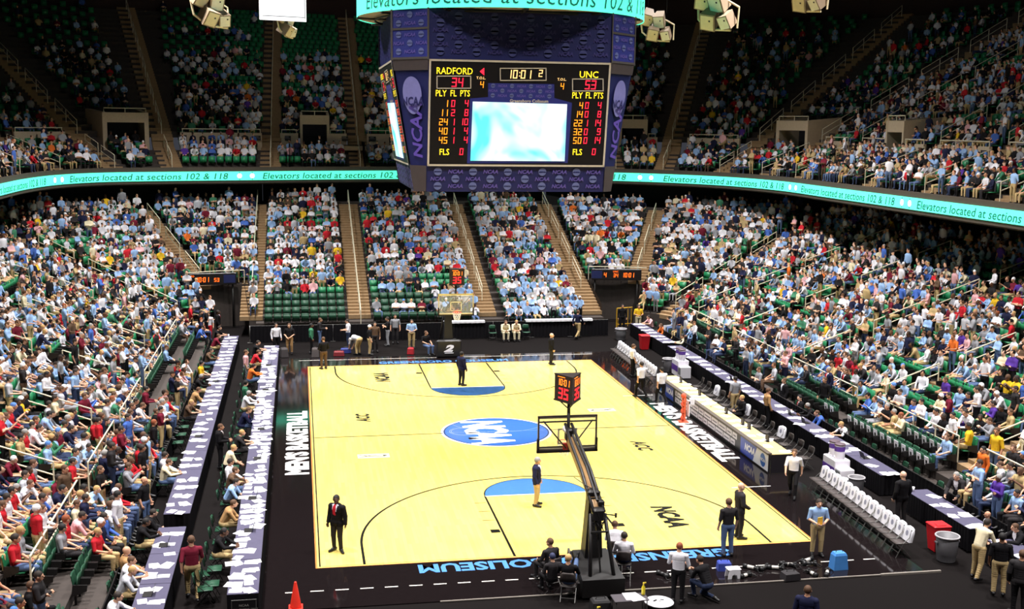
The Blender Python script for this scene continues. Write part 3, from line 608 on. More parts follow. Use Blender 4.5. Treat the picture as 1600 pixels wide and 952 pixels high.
# ================================================================ SPEAKERS AND SIGNS IN THE AIR
SPK = M('cream_speaker_cabinet', (226, 208, 168), .6); SPK2 = M('white_speaker_cabinet', (240, 234, 214), .6); GRL = M('speaker_side', (150, 128, 104), .7)
def cluster(label, px, rz, sc_=1, tilt=.5, wide=1.0):
    t = thing('speaker_cluster', label, 'loudspeakers', px, rz); t.scale = (sc_,)*3
    for (x, y, z, w, ry, n) in ((-.5, 0, .5, .62, .45, 0), (.18, -.05, .35, .62, -.05, 1), (-.15, -.12, -.3, .62, .3, 2), (.55, -.05, -.38, .5, -.2, 3)):
        R = Matrix.Rotation(ry, 3, 'Y') @ Matrix.Rotation(tilt, 3, 'X') @ Matrix.Rotation(ry*.8, 3, 'Z'); m = MB()
        c = Vector((x*wide, y, z)); P = [Vector(q) for q in ((-.3, -.36, -.33), (.3, -.36, -.33), (.2, .36, -.33), (-.2, .36, -.33), (-.3, -.36, .33), (.3, -.36, .33), (.2, .36, .33), (-.2, .36, .33))]
        m.hexa([c+R@(q*(w/.6)) for q in P], 0); m.box(c+R@Vector((0, -.37*w/.6, 0)), (.5*w/.6, .02, .56*w/.6), 1, R=R); m.box(c+R@Vector((.1, -.385*w/.6, .1)), (.06, .02, .06), 2, R=R)
        m.build('speaker_cabinet', [GRL, SPK2 if n in (1, 3) else SPK, DKST], t)
    m = MB(); m.tube([(-.9*wide, .1, .7), (-.75*wide, -.05, -.3), (-.2, -.2, -.72), (.75*wide, -.1, -.78)], .05); m.tube([(-.4, .2, .8), (.9*wide, .2, .1), (.9*wide, .1, -.7)], .04); m.build('frame', SPK, t)
    m = MB()
    for x in (-.5, .5): m.tube([(x, .1, .7), (x*.8, .1, 31.8-px[2] if sc_ == 1 else (31.8-px[2])/sc_)], .012, 4)
    m.build('cable', DKST, t)
cluster('cream loudspeaker cluster hanging at upper left, nearer the corner', (-11.46, 16.57, 17.3), .5, .95)
cluster('cream loudspeaker cluster hanging below the white square sign', (-8.6, 25.3, 17.45), .9, .8, wide=.8)
cluster('white loudspeaker cluster hanging just right of the center scoreboard', (8.9, 22.16, 17.55), -.5, .9)
cluster('cream loudspeaker cluster hanging second from the center scoreboard on right', (9.6, 15.9, 17.75), -.9, 1.1)
cluster('cream loudspeaker cluster hanging furthest right at the picture top', (10.5, 8.6, 17.75), -1.1, .9)
t = thing('hanging_sign', 'white square hanging sign with pale teal emblem at upper left', 'sign', (-8.54, 12.94, 17.25), .28)
m = MB(); P = []
for z in (-.62, .75):
    for y, e in ((-.06, 0), (.3, -.1)): P.append((y, e, z))
m.hexa([(-.88, -.06, -.66), (.88, -.06, -.66), (.8, .4, -.6), (-.8, .4, -.6), (-.88, -.06, .9), (.88, -.06, .9), (.8, .4, .9), (-.8, .4, .9)]); m.build('box', M('white_sign_added_glow', (250, 250, 252), emit=1.1), t)  # overexposed white of the sign put in as emission
m = MB(); m.box((0, -.07, -.5), (1.6, .015, .02)); m.box((.82, -.07, .1), (.02, .015, 1.3)); m.build('trim_line', M('sign_grey_line', (96, 92, 110), .5), t)
m = MB(); m.add([(-.15+.3*math.cos(a), -.075, .72+.26*math.sin(a)) for a in np.linspace(0, 2*PI, 25)[:-1]], [tuple(range(24))]); m.build('emblem', M('pale_teal_emblem', (150, 220, 206), emit=.7), t)  # emblem brightened by added emission like its box
m = MB()
for x in (-.7, .7): m.tube([(x, .2, .9), (x, .2, 14.6)], .012, 4)
m.build('cable', DKST, t)

# ================================================================ PEOPLE
def cap_prim(zone, a, ra, b, rb, fx=1, fy=1): return ('c', zone, Vector(a), ra, Vector(b), rb, fx, fy)
def ell(zone, c, r): return ('e', zone, Vector(c), r)
def figure(pose, fine):
    """primitives of one posed body (faces +Y, z up, origin on the floor under it)"""
    J = dict(pel=(0, 0, .95), waist=(0, 0, 1.1), chest=(0, -.005, 1.3), neck=(0, -.01, 1.47), head=(0, .02, 1.645), shL=(-.185, -.01, 1.42), shR=(.185, -.01, 1.42),
             elL=(-.245, -.03, 1.14), elR=(.245, -.03, 1.14), wrL=(-.25, .05, .9), wrR=(.25, .05, .9), hipL=(-.095, 0, .92), hipR=(.095, 0, .92),
             knL=(-.105, .02, .5), knR=(.105, .02, .5), anL=(-.11, -.02, .09), anR=(.11, -.02, .09), toeL=(-.14, .16, .045), toeR=(.14, .16, .045), look=0)
    J.update(pose); V = {k: (Vector(v) if isinstance(v, tuple) else v) for k, v in J.items()}; P = []
    P.append(ell('trousers', V['pel'], (.165, .12, .13))); P.append(cap_prim('top', V['pel']+(V['waist']-V['pel'])*.35, .135, V['chest'], .15, 1.12, .82))
    P.append(ell('top', V['chest']+(V['neck']-V['chest'])*.25, (.185, .125, .18))); P.append(cap_prim('top', V['shL']-Vector((0, 0, .012)), .064, V['shR']-Vector((0, 0, .012)), .064)); P.append(cap_prim('neck', V['neck']-(V['head']-V['neck'])*.2, .058, V['head']-Vector((0, .02, .02)), .055))
    P.append(cap_prim('top', V['neck']*.7+V['shL']*.3-Vector((0, 0, .02)), .065, V['shL']-Vector((0, 0, .015)), .058)); P.append(cap_prim('top', V['neck']*.7+V['shR']*.3-Vector((0, 0, .02)), .065, V['shR']-Vector((0, 0, .015)), .058))
    h = V['head']; lk = V['look']; R = Matrix.Rotation(lk, 3, 'Z')
    def hd(x, y, z): return h+R@Vector((x, y, z))
    P.append(ell('skin', h+Vector((0, 0, .01)), (.078, .095, .115))); P.append(ell('skin', hd(0, .03, -.055), (.055, .062, .06)))
    P.append(ell('hair', hd(0, -.014, .035), (.086, .1, .108)))
    if fine:
        P.append(ell('skin', hd(0, .103, -.01), (.014, .02, .022)))
        for s in (-1, 1): P.append(ell('skin', hd(s*.082, .0, -.005), (.012, .022, .032))); P.append(ell('eye', hd(s*.031, .086, .018), (.013, .01, .008)))
        P.append(ell('lip', hd(0, .09, -.062), (.024, .01, .008)))
    else: P.append(ell('skin', hd(0, .1, -.01), (.02, .02, .025)))
    for s in 'LR':
        sg = -1 if s == 'L' else 1; sh, el, wr = V['sh'+s], V['el'+s], V['wr'+s]
        P.append(cap_prim('top', sh, .058, el, .046)); P.append(cap_prim('fore', el, .045, wr, .031))
        d = (wr-el).normalized(); d = (d+Vector((0, 0, -.15))).normalized(); n = Vector((-sg, .3, 0)); n = (n-d*n.dot(d)).normalized() if abs(n.dot(d)) < .95 else d.orthogonal().normalized(); l = d.cross(n)
        if l.y < 0: l = -l
        if not fine: P.append(cap_prim('skin', wr, .032, wr+d*.13+n*.015, .028))
        else:
            P.append(cap_prim('skin', wr, .028, wr+d*.06, .03)); P.append(cap_prim('skin', wr+d*.05-l*.022, .016, wr+d*.085-l*.03, .014)); P.append(cap_prim('skin', wr+d*.05+l*.022, .016, wr+d*.085+l*.03, .014))
            for i, L in enumerate((.9, 1, .95, .75)):
                b = wr+d*.088+l*((1.5-i)*.0245); m_ = b+(d*.92+n*.3).normalized()*.04*L; P.append(cap_prim('skin', b-d*.02, .0105, m_, .0095)); P.append(cap_prim('skin', m_, .0095, m_+(d*.6+n*.8).normalized()*.036*L, .0085))
            b = wr+d*.03+l*.03; m_ = b+(d*.55+l*.75+n*.2).normalized()*.042; P.append(cap_prim('skin', b, .0125, m_, .011)); P.append(cap_prim('skin', m_, .011, m_+(d*.85+l*.2+n*.45).normalized()*.032, .0095))
        hp, kn, an, to = V['hip'+s], V['kn'+s], V['an'+s], V['toe'+s]
        P.append(cap_prim('trousers', hp, .09, kn, .062)); P.append(cap_prim('shin', kn, .06, an, .043)); P.append(cap_prim('shoe', an-(to-an)*.25-Vector((0, 0, .035)), .046, to, .036)); P.append(cap_prim('shoe', an, .046, an*.6+to*.4, .042))
    return P
def prim_mesh(P, seg):
    mb = MB()
    for p in P:
        if p[0] == 'e': mb.ball(p[2], p[3], seg, max(4, seg//2+2))
        else:
            _, z, a, ra, b, rb, fx, fy = p; d = b-a; n = max(2, min(7, int(d.length/(.6*min(ra, rb)))+2))
            for i in range(n+1):
                q = a+d*i/n; r = ra+(rb-ra)*i/n; mb.ball(q, (r*fx, r*fy, r), seg, max(4, seg//2+1))
    return mb
def zones_of(P, pts):
    best = np.full(len(pts), 1e9); zi = np.zeros(len(pts), int); names = []
    for p in P:
        if p[1] not in names: names.append(p[1])
        if p[0] == 'e':
            q = (pts-np.array(p[2]))/np.array(p[3]); dn = np.linalg.norm(q, axis=1); d = (dn-1)*min(p[3])
        else:
            a, b = np.array(p[2]), np.array(p[4]); ab = b-a; t = np.clip(((pts-a)@ab)/max(ab@ab, 1e-9), 0, 1); c = a+t[:, None]*ab; r = p[3]+(p[5]-p[3])*t
            d = np.linalg.norm((pts-c)/np.array([p[6], p[7], 1]), axis=1)-r
        if p[1] in ('eye', 'lip'): d = d-.006
        if p[1] in ('skin',) and p[0] == 'e': d = d-.001
        m = d < best; best[m] = d[m]; zi[m] = names.index(p[1])
    return np.array(names)[zi]
def remeshed(P, voxel, faces, seg=10):
    me = prim_mesh(P, seg).mesh('b'); o = bpy.data.objects.new('b', me); COL.objects.link(o)
    r = o.modifiers.new('r', 'REMESH'); r.mode = 'VOXEL'; r.voxel_size = voxel
    s = o.modifiers.new('s', 'SMOOTH'); s.factor = .4; s.iterations = 2
    ev = o.evaluated_get(bpy.context.evaluated_depsgraph_get()); n = len(ev.data.polygons)
    d = o.modifiers.new('d', 'DECIMATE'); d.ratio = min(1, faces/max(1, n*2))
    m2 = bpy.data.meshes.new_from_object(o.evaluated_get(bpy.context.evaluated_depsgraph_get())); bpy.data.objects.remove(o); bpy.data.meshes.remove(me)
    V = np.array([v.co[:] for v in m2.vertices]); F = [tuple(p.vertices) for p in m2.polygons]; N = np.array([v.normal[:] for v in m2.vertices]); bpy.data.meshes.remove(m2)
    return V, N, F
def sit(**k):
    d = dict(pel=(0, -.02, .55), waist=(0, -.04, .7), chest=(0, -.05, .9), neck=(0, -.04, 1.07), head=(0, 0, 1.245), shL=(-.185, -.05, 1.02), shR=(.185, -.05, 1.02), elL=(-.25, .0, .77), elR=(.25, .0, .77), wrL=(-.1, .24, .67), wrR=(.1, .24, .67),
             hipL=(-.095, .02, .53), hipR=(.095, .02, .53), knL=(-.13, .43, .53), knR=(.13, .43, .53), anL=(-.12, .42, .1), anR=(.12, .42, .1), toeL=(-.14, .6, .045), toeR=(.14, .6, .045)); d.update(k); return d
POSE = {
 'stand': {}, 'stand_turn': dict(look=.5, toeL=(-.2, .12, .045)), 'stand_look_left': dict(look=.6, toeL=(-.26, .1, .045), wrL=(-.27, -.0, .9)),
 'clasp': dict(elL=(-.26, 0, 1.15), elR=(.26, 0, 1.15), wrL=(-.07, .2, 1.0), wrR=(.07, .22, .98)),
 'crossed': dict(elL=(-.25, .06, 1.16), elR=(.25, .06, 1.16), wrL=(.09, .19, 1.22), wrR=(-.09, .21, 1.19)),
 'hold': dict(elL=(-.25, .02, 1.14), elR=(.25, .02, 1.14), wrL=(-.1, .3, 1.12), wrR=(.1, .3, 1.1), head=(0, .05, 1.63)),
 'walk': dict(knL=(-.1, .2, .52), anL=(-.1, .24, .09), toeL=(-.11, .42, .05), knR=(.1, -.0, .5), anR=(.1, -.3, .14), toeR=(.11, -.13, .05), elL=(-.24, -.12, 1.15), wrL=(-.24, -.1, .92), elR=(.24, .08, 1.15), wrR=(.22, .25, .97)),
 'lean': dict(chest=(0, .1, 1.28), neck=(0, .18, 1.43), head=(0, .26, 1.59), shL=(-.18, .15, 1.39), shR=(.18, .15, 1.39), elL=(-.24, .25, 1.12), elR=(.24, .25, 1.12), wrL=(-.18, .45, .96), wrR=(.18, .45, .96), knR=(.12, -.05, .5), anR=(.13, -.2, .1), toeR=(.15, -.03, .045)),
 'bend': dict(pel=(0, -.14, .92), hipL=(-.095, -.12, .9), hipR=(.095, -.12, .9), waist=(0, .02, 1.0), chest=(0, .22, .98), neck=(0, .38, .9), head=(0, .52, .8), shL=(-.18, .33, .9), shR=(.18, .33, .9), elL=(-.2, .38, .62), elR=(.2, .38, .62), wrL=(-.14, .45, .38), wrR=(.14, .45, .38)),
 'kneel': dict(pel=(0, -.1, .45), hipL=(-.095, -.08, .43), hipR=(.095, -.08, .43), waist=(0, -.05, .6), chest=(0, .06, .78), neck=(0, .12, .93), head=(0, .2, 1.09), shL=(-.18, .1, .88), shR=(.18, .1, .88), elL=(-.24, .2, .64), elR=(.24, .2, .64), wrL=(-.08, .42, .72), wrR=(.08, .42, .72),
               knL=(-.15, .28, .47), anL=(-.14, .2, .09), toeL=(-.16, .38, .045), knR=(.16, .2, .07), anR=(.12, -.24, .09), toeR=(.12, -.38, .05)),
 'sit': sit(), 'sit_turn': sit(look=.55, wrL=(-.14, .3, .64)), 'sit_lean': sit(waist=(0, .02, .7), chest=(0, .12, .86), neck=(0, .21, 1.02), head=(0, .29, 1.17), shL=(-.185, .17, .97), shR=(.185, .17, .97), elL=(-.22, .33, .7), elR=(.22, .33, .7), wrL=(-.05, .46, .66), wrR=(.05, .46, .66)),
 'write': sit(waist=(0, 0, .7), chest=(0, .06, .89), neck=(0, .12, 1.06), head=(0, .2, 1.21), shL=(-.185, .09, 1.0), shR=(.185, .09, 1.0), elL=(-.27, .26, .82), elR=(.27, .26, .82), wrL=(-.12, .47, .815), wrR=(.13, .49, .815)),
 'sit_crossed': sit(elL=(-.25, .04, .78), elR=(.25, .04, .78), wrL=(.09, .17, .84), wrR=(-.09, .19, .81)), 'clap': sit(elL=(-.25, .1, .8), elR=(.25, .1, .8), wrL=(-.045, .3, 1.0), wrR=(.045, .3, 1.0)),
 'legs_up': sit(chest=(0, -.14, .88), neck=(0, -.16, 1.05), head=(0, -.12, 1.22), shL=(-.185, -.15, 1.0), shR=(.185, -.15, 1.0), waist=(0, -.08, .7), knL=(-.1, .5, .72), knR=(.12, .5, .7), anL=(-.05, .95, .78), anR=(.09, .96, .76), toeL=(-.06, 1.02, .93), toeR=(.12, 1.03, .91), wrL=(-.1, .2, .7), wrR=(.1, .2, .7)),
}
FIG = {}
def empty_slot_mesh(name, V, F, smooth=True):
    me = bpy.data.meshes.new(name); me.from_pydata([tuple(v) for v in V], [], F); me.polygons.foreach_set('use_smooth', [smooth]*len(F)); me.materials.append(None); me.update(); return me
def parts_of(pose):
    if pose in FIG: return FIG[pose]
    P = figure(POSE[pose], True); V, N, F = remeshed(P, .0095, 9000); cen = np.array([V[list(f)].mean(0) for f in F]); Z = zones_of(P, cen); D = {}
    def sub(name, mask, infl):
        idx = [i for i in range(len(F)) if mask[i]]; used = sorted({v for i in idx for v in F[i]}); mp = {v: i for i, v in enumerate(used)}
        if idx: D[name] = empty_slot_mesh(name, V[used]+N[used]*infl, [tuple(mp[v] for v in F[i]) for i in idx])
    me = bpy.data.meshes.new('person_body'); me.from_pydata([tuple(v) for v in V], [], F); me.polygons.foreach_set('use_smooth', [True]*len(F))
    for _ in range(3): me.materials.append(None)
    me.polygons.foreach_set('material_index', [1 if z == 'eye' else 2 if z == 'lip' else 0 for z in Z]); me.update(); D['body'] = me
    neck = np.array(POSE[pose].get('neck', (0, -.01, 1.47))); chest = np.array(POSE[pose].get('chest', (0, -.005, 1.3))); ax = neck-chest; ax /= np.linalg.norm(ax); hgt = (cen-chest)@ax
    pel = np.array(POSE[pose].get('pel', (0, 0, .95)))
    fwd = np.cross(ax, [1, 0, 0]); front = ((cen-chest)@fwd) > .045
    vee = (Z == 'top') & front & (hgt > -.12) & (np.abs(cen[:, 0]) < .012+.3*(hgt+.12))&(np.abs(cen[:, 0]) < .075)
    top = Z == 'top'; skirt = (Z == 'trousers') & (((cen-pel)@ax) > -.12) & (np.linalg.norm(cen-pel, axis=1) < .24)
    sub('top_short', top | ((Z == 'trousers') & (((cen-pel)@ax) > .03) & (np.linalg.norm(cen-pel, axis=1) < .2)), .008); sub('top_long', top | (Z == 'fore') | ((Z == 'trousers') & (((cen-pel)@ax) > .03) & (np.linalg.norm(cen-pel, axis=1) < .2)), .009)
    sub('jacket', ((top & ~vee) | (Z == 'fore') | skirt), .024); sub('shirt_front', vee, .016); sub('necktie', vee & (np.abs(cen[:, 0]) < .024), .021)
    sub('trousers', (Z == 'trousers') | (Z == 'shin'), .013); sub('shorts', Z == 'trousers', .009); sub('shoes', Z == 'shoe', .004); sub('hair', Z == 'hair', .004)
    FIG[pose] = D; return D
PALN = {'white': (232, 229, 236), 'light blue': (150, 182, 226), 'grey': (146, 146, 152), 'navy': (28, 31, 60), 'black': (20, 18, 21), 'red': (196, 34, 46), 'maroon': (112, 26, 46), 'khaki': (188, 162, 116), 'yellow': (236, 190, 44), 'orange': (226, 112, 44),
        'blue': (70, 104, 184), 'pink': (226, 172, 176), 'green': (62, 122, 92), 'purple': (84, 52, 146), 'cream': (228, 214, 180), 'brown': (92, 70, 54), 'tan': (176, 136, 92), 'charcoal': (43, 40, 42), 'denim': (88, 108, 146), 'dark denim': (48, 58, 86), 'silver': (190, 190, 198)}
SKINS = [(214, 164, 134), (204, 150, 120), (190, 136, 106), (222, 176, 150), (112, 76, 56), (86, 58, 44)]
HAIRS = {'dark': (44, 34, 28), 'black': (24, 20, 20), 'brown': (88, 60, 40), 'blond': (186, 148, 96), 'grey': (150, 146, 142), 'white cap': (234, 232, 234), 'blue cap': (84, 128, 196), 'red hair': (140, 72, 40), 'red cap': (180, 40, 44), 'navy cap': (40, 46, 80)}
def cloth(name): return M('cloth_'+name.replace(' ', '_'), PALN[name], .85, spec=.2, noise=.08, scale=14)
def put(parent, name, me, mat, label=None):
    o = bpy.data.objects.new(name, me); COL.objects.link(o); o.parent = parent; o.material_slots[0].link = 'OBJECT'; o.material_slots[0].material = mat
    if label: o['label'] = label
    return o
EYE = M('eye_dark', (36, 28, 26), .3, noise=0); LIP = M('lip', (160, 88, 80), .6, noise=0)
def person(pose, loc, face, top='white', style='long', legs='khaki', hair='dark', skin=0, label='', group=None, h=1.0, tie='red', shoes='black', name='person'):
    """face = heading in radians of the way the person faces, 0 = +Y, counter-clockwise"""
    D = parts_of(pose); b = bpy.data.objects.new(name, D['body']); COL.objects.link(b); b.location = loc; b.rotation_euler = (0, 0, face); h *= .97; b.scale = (h*1.13, h*1.13, h)
    sm = M('skin_%d' % skin, SKINS[skin], .6, noise=.04)
    for i, mt in enumerate((sm, EYE, LIP)): b.material_slots[i].link = 'OBJECT'; b.material_slots[i].material = mt
    tag(b, label, 'person', group)
    if style == 'suit':
        put(b, 'jacket', D['jacket'], cloth(top))
        if 'shirt_front' in D: put(b, 'shirt', D['shirt_front'], cloth('white'))
        if tie and 'necktie' in D: put(b, 'necktie', D['necktie'], cloth(tie))
    else: put(b, 'shirt', D['top_'+style], cloth(top))
    put(b, 'trousers', D['trousers'], cloth(legs)) if legs != 'shorts' else put(b, 'shorts', D['shorts'], cloth('khaki'))
    put(b, 'shoes', D['shoes'], M('shoe_'+shoes, PALN.get(shoes, (30, 26, 26)), .5, noise=.05))
    if hair != 'bald': put(b, 'cap' if 'cap' in hair else 'hair', D['hair'], M('hair_'+hair.replace(' ', '_'), HAIRS[hair], .75, noise=.1, scale=30))
    return b
# low-detail bodies for the dense crowd
ZN = ['skin', 'top', 'trousers', 'shoe', 'hair', 'fore', 'shin']
def lod(pose, voxel, faces):
    P = figure(POSE[pose], False); V, N, F = remeshed(P, voxel, faces, 8); cen = np.array([V[list(f)].mean(0) for f in F]); Z = zones_of(P, cen)
    zi = np.array([ZN.index({'neck': 'skin'}.get(z, z)) for z in Z]); return V, [f for f in F], zi
CROWDPOSES = ['sit', 'sit_turn', 'sit_lean', 'sit_crossed', 'clap', 'stand', 'crossed', 'hold']
LODS = {p: [lod(p, .03, 420), lod(p, .04, 200), lod(p, .05, 110)] for p in CROWDPOSES}
# ================================================================ SEATS AND CROWD
# each place: x, y, z(floor), inward heading, zone text bits
PLACES = []
def visible(x, y, z, mx=70, my=60):
    u, v, d = project((x, y, z)); return d > 3 and -mx < u < 1600+mx and -my < v < 952+my
SIDE = {'L': 'left', 'R': 'right', 'CL': 'left corner', 'CR': 'right corner', 'F': 'far end'}
def add_row(kind, k):
    ts = []
    if kind in 'LR': ts = np.arange(-13, 34.2, .54)
    elif kind == 'F': ts = np.arange(-10.5, 10.6, .54)
    else: ts = np.arange(2, 89, math.degrees(.54/(4+k*RUN+.5)))
    for t in ts:
        d = k*RUN+.46; x, y, nx, ny = low(kind, t, d); w = .78 if kind[0] != 'C' else math.degrees(.78/(4+d))
        if any(abs(t-a) < w for a in AI[kind]): continue
        if kind in VOM and VOM[kind][0]-2 < t < VOM[kind][1]+2 and k < VOMK: continue
        z = rowz(k)
        if not visible(x, y, z+.8): continue
        na = min(range(len(AI[kind])), key=lambda i: abs(AI[kind][i]-t)); per = .54 if kind[0] != 'C' else math.degrees(.54/(4+d))
        PLACES.append(dict(x=x, y=y, z=z, h=math.atan2(nx, -ny), lvl='low', kind=kind, k=k, t=t, a=na, n=int(abs(t-AI[kind][na])/per-.5), side=('nearer' if t < AI[kind][na] else 'further') if kind in 'LR' else ('left of' if (t < AI[kind][na]) == (kind != 'CL') else 'right of'), key=(kind, k)))
for kind in SEG:
    for k in range(kmin(kind), KMAX[kind]+1): add_row(kind, k)
def add_up(j, zone):
    s = S0
    while s < S1:
        s += .56 if zone == 'f' else .56/(1+.02*j if 72 < s < 89 or 115 < s < 133 else 1)
        d = .45+.8*j+.46 if zone == 'f' else UD+.8*j+.46
        if any(abs(s-a) < .82 for a in AISLE_UP): continue
        if zone == 'u' and any(a-.3 < s < b+.3 for a, b in PORTAL) and j < 4: continue
        x, y, nx, ny = up(s, d); z = uzf(j) if zone == 'f' else uz(j)
        if zone == 'f' and abs(s-96) < 5.2 and j > 2: continue
        if not visible(x, y, z+.8, 50, 30): continue
        PLACES.append(dict(x=x, y=y, z=z, h=math.atan2(nx, -ny), lvl='up', kind=zone, k=j, t=s, a=0, n=0, side='', key=(zone, j)))
for j in range(5): add_up(j, 'f')
for j in range(NUP-1): add_up(j, 'u')
# occupation: runs of taken and free places along each row
def occ_p(p):
    if p['lvl'] == 'up':
        if p['kind'] == 'f': return .86
        base = .86-.016*p['k']
        if p['t'] < 95 and p['k'] > 15: base -= .25
        if 86 < p['t'] < 104 and p['k'] > 6: base -= .3
        if p['k'] > 19: base -= .3
        return max(.12, base)
    if p['kind'] == 'R': return (.7 if p['k'] >= 0 else (.6 if p['t'] < 1 else .3)) if p['t'] < 14 else (.9 if p['k'] >= 0 else .5)
    if p['kind'] == 'L': return .93 if p['k'] >= 0 else .55
    if p['kind'] == 'F':
        if p['k'] < 3 and p['x'] < -5: return .25
        if p['k'] < 4 and 1.8 > p['x'] > -2.0: return .35
        if p['k'] < 3 and p['x'] > 3: return .98
        return .85
    return .92
rows = {}
for p in PLACES: rows.setdefault(p['key'], []).append(p)
for key, r in rows.items():
    i = 0
    while i < len(r):
        q = occ_p(r[i]); take = rng.random() < q; n = int(rng.geometric(.22 if take else .3)) if take else int(rng.geometric(.3)*(1 if q > .6 else 1.6))+0
        for p in r[i:i+max(1, n)]: p['occ'] = take
        i += max(1, n)
names = list(PALN)
GENERAL = {'white': 27, 'light blue': 20, 'grey': 9, 'silver': 8, 'navy': 8, 'black': 10, 'red': 4, 'maroon': 3, 'khaki': 3, 'blue': 5, 'cream': 4, 'pink': 2, 'charcoal': 5, 'yellow': 1.2, 'orange': .8, 'green': 1.2, 'purple': .7, 'brown': 1.5}
LEGSW = {'denim': 24, 'dark denim': 22, 'khaki': 24, 'black': 16, 'charcoal': 8, 'grey': 6, 'brown': 4}
def pick(w): ks = list(w); v = np.array([w[k] for k in ks], float); return ks[int(rng.choice(len(ks), p=v/v.sum()))]
def palette(p):
    w = dict(GENERAL)
    if p['kind'] == 'L' and p['t'] < 12 and p['k'] < 9: w['red'] = 34; w['maroon'] = 12; w['white'] = 20; w['light blue'] = 12
    if p['kind'] == 'R' and p['t'] < 8 and p['k'] < 7: w['purple'] = 12; w['yellow'] = 9; w['khaki'] = 8
    if p['lvl'] == 'low' and p['kind'] == 'F': w['red'] = 9; w['yellow'] = 2
    if p['kind'] == 'F' and p['x'] > 2.2 and p['k'] < 2: w = {'light blue': 60, 'white': 35, 'silver': 8}
    if p['lvl'] == 'up': w['red'] = 7; w['black'] = 16; w['navy'] = 12
    return w
people = [p for p in PLACES if p.get('occ')]
for p in people:
    p['stand'] = rng.random() < (.19 if p['lvl'] == 'low' else .1); p['top'] = pick(palette(p)); p['legs'] = pick(LEGSW)
    p['hair'] = pick({'dark': 30, 'black': 14, 'brown': 24, 'blond': 8, 'grey': 8, 'white cap': 10, 'blue cap': 4, 'red hair': 2}) if not (p['kind'] == 'F' and p['x'] > 2.2 and p['k'] < 2 and p['lvl'] == 'low') else pick({'white cap': 55, 'brown': 20, 'dark': 15, 'blond': 10})
    p['skin'] = int(rng.choice(6, p=[.3, .25, .15, .15, .1, .05])); p['h0'] = p['h']; p['h'] += rng.normal(0, .24); p['sc'] = rng.uniform(.93, 1.05); p['short'] = rng.random() < .6
    p['dist'] = float(np.linalg.norm(np.array((p['x'], p['y'], p['z']))-CAM))
    p['u'], p['v'], _ = project((p['x'], p['y'], p['z']+1)); p['in'] = -5 < p['u'] < 1605 and -5 < p['v'] < 957
people.sort(key=lambda p: p['dist'])
NEAR = [p for p in people if p['in']][:N_NEAR]; nearset = {id(p) for p in NEAR}
AISLEWORD = {'L': ['nearest', 'second', 'third', 'fourth', 'fifth', 'sixth'], 'R': ['nearest', 'second', 'third', 'fourth', 'fifth', 'sixth']}
def place_words(p):
    row = 'front floor row' if p['k'] == -2 else ('second floor row' if p['k'] == -1 else nth(p['k'])+' row')
    st = {'L': 'left stand', 'R': 'right stand', 'CL': 'left corner', 'CR': 'right corner', 'F': 'far end'}[p['kind']]
    side = {'nearer': 'before', 'further': 'past'}.get(p['side'], p['side'])
    return f"{row} of {st}, {nth(p['n'])} seat {side} {nth(p['a'])} aisle"
SIT = ['sit', 'sit_turn', 'sit_lean', 'sit_crossed', 'clap']; STD = ['stand', 'crossed', 'hold', 'stand_turn']
for p in NEAR:
    pose = STD[int(rng.integers(4))] if p['stand'] else SIT[int(rng.choice(5, p=[.3, .25, .2, .17, .08]))]
    fx, fy = (-math.sin(p['h0'])*.28, math.cos(p['h0'])*.28) if p['stand'] else (0, 0)
    word = 'standing' if p['stand'] else 'sitting'
    person(pose, (p['x']+fx, p['y']+fy, p['z']), p['h'], p['top'], 'short' if p['short'] else 'long', p['legs'], p['hair'], p['skin'], f"{word} person, {p['top']} shirt, {place_words(p)}", 'spectators nearest the camera', p['sc'])
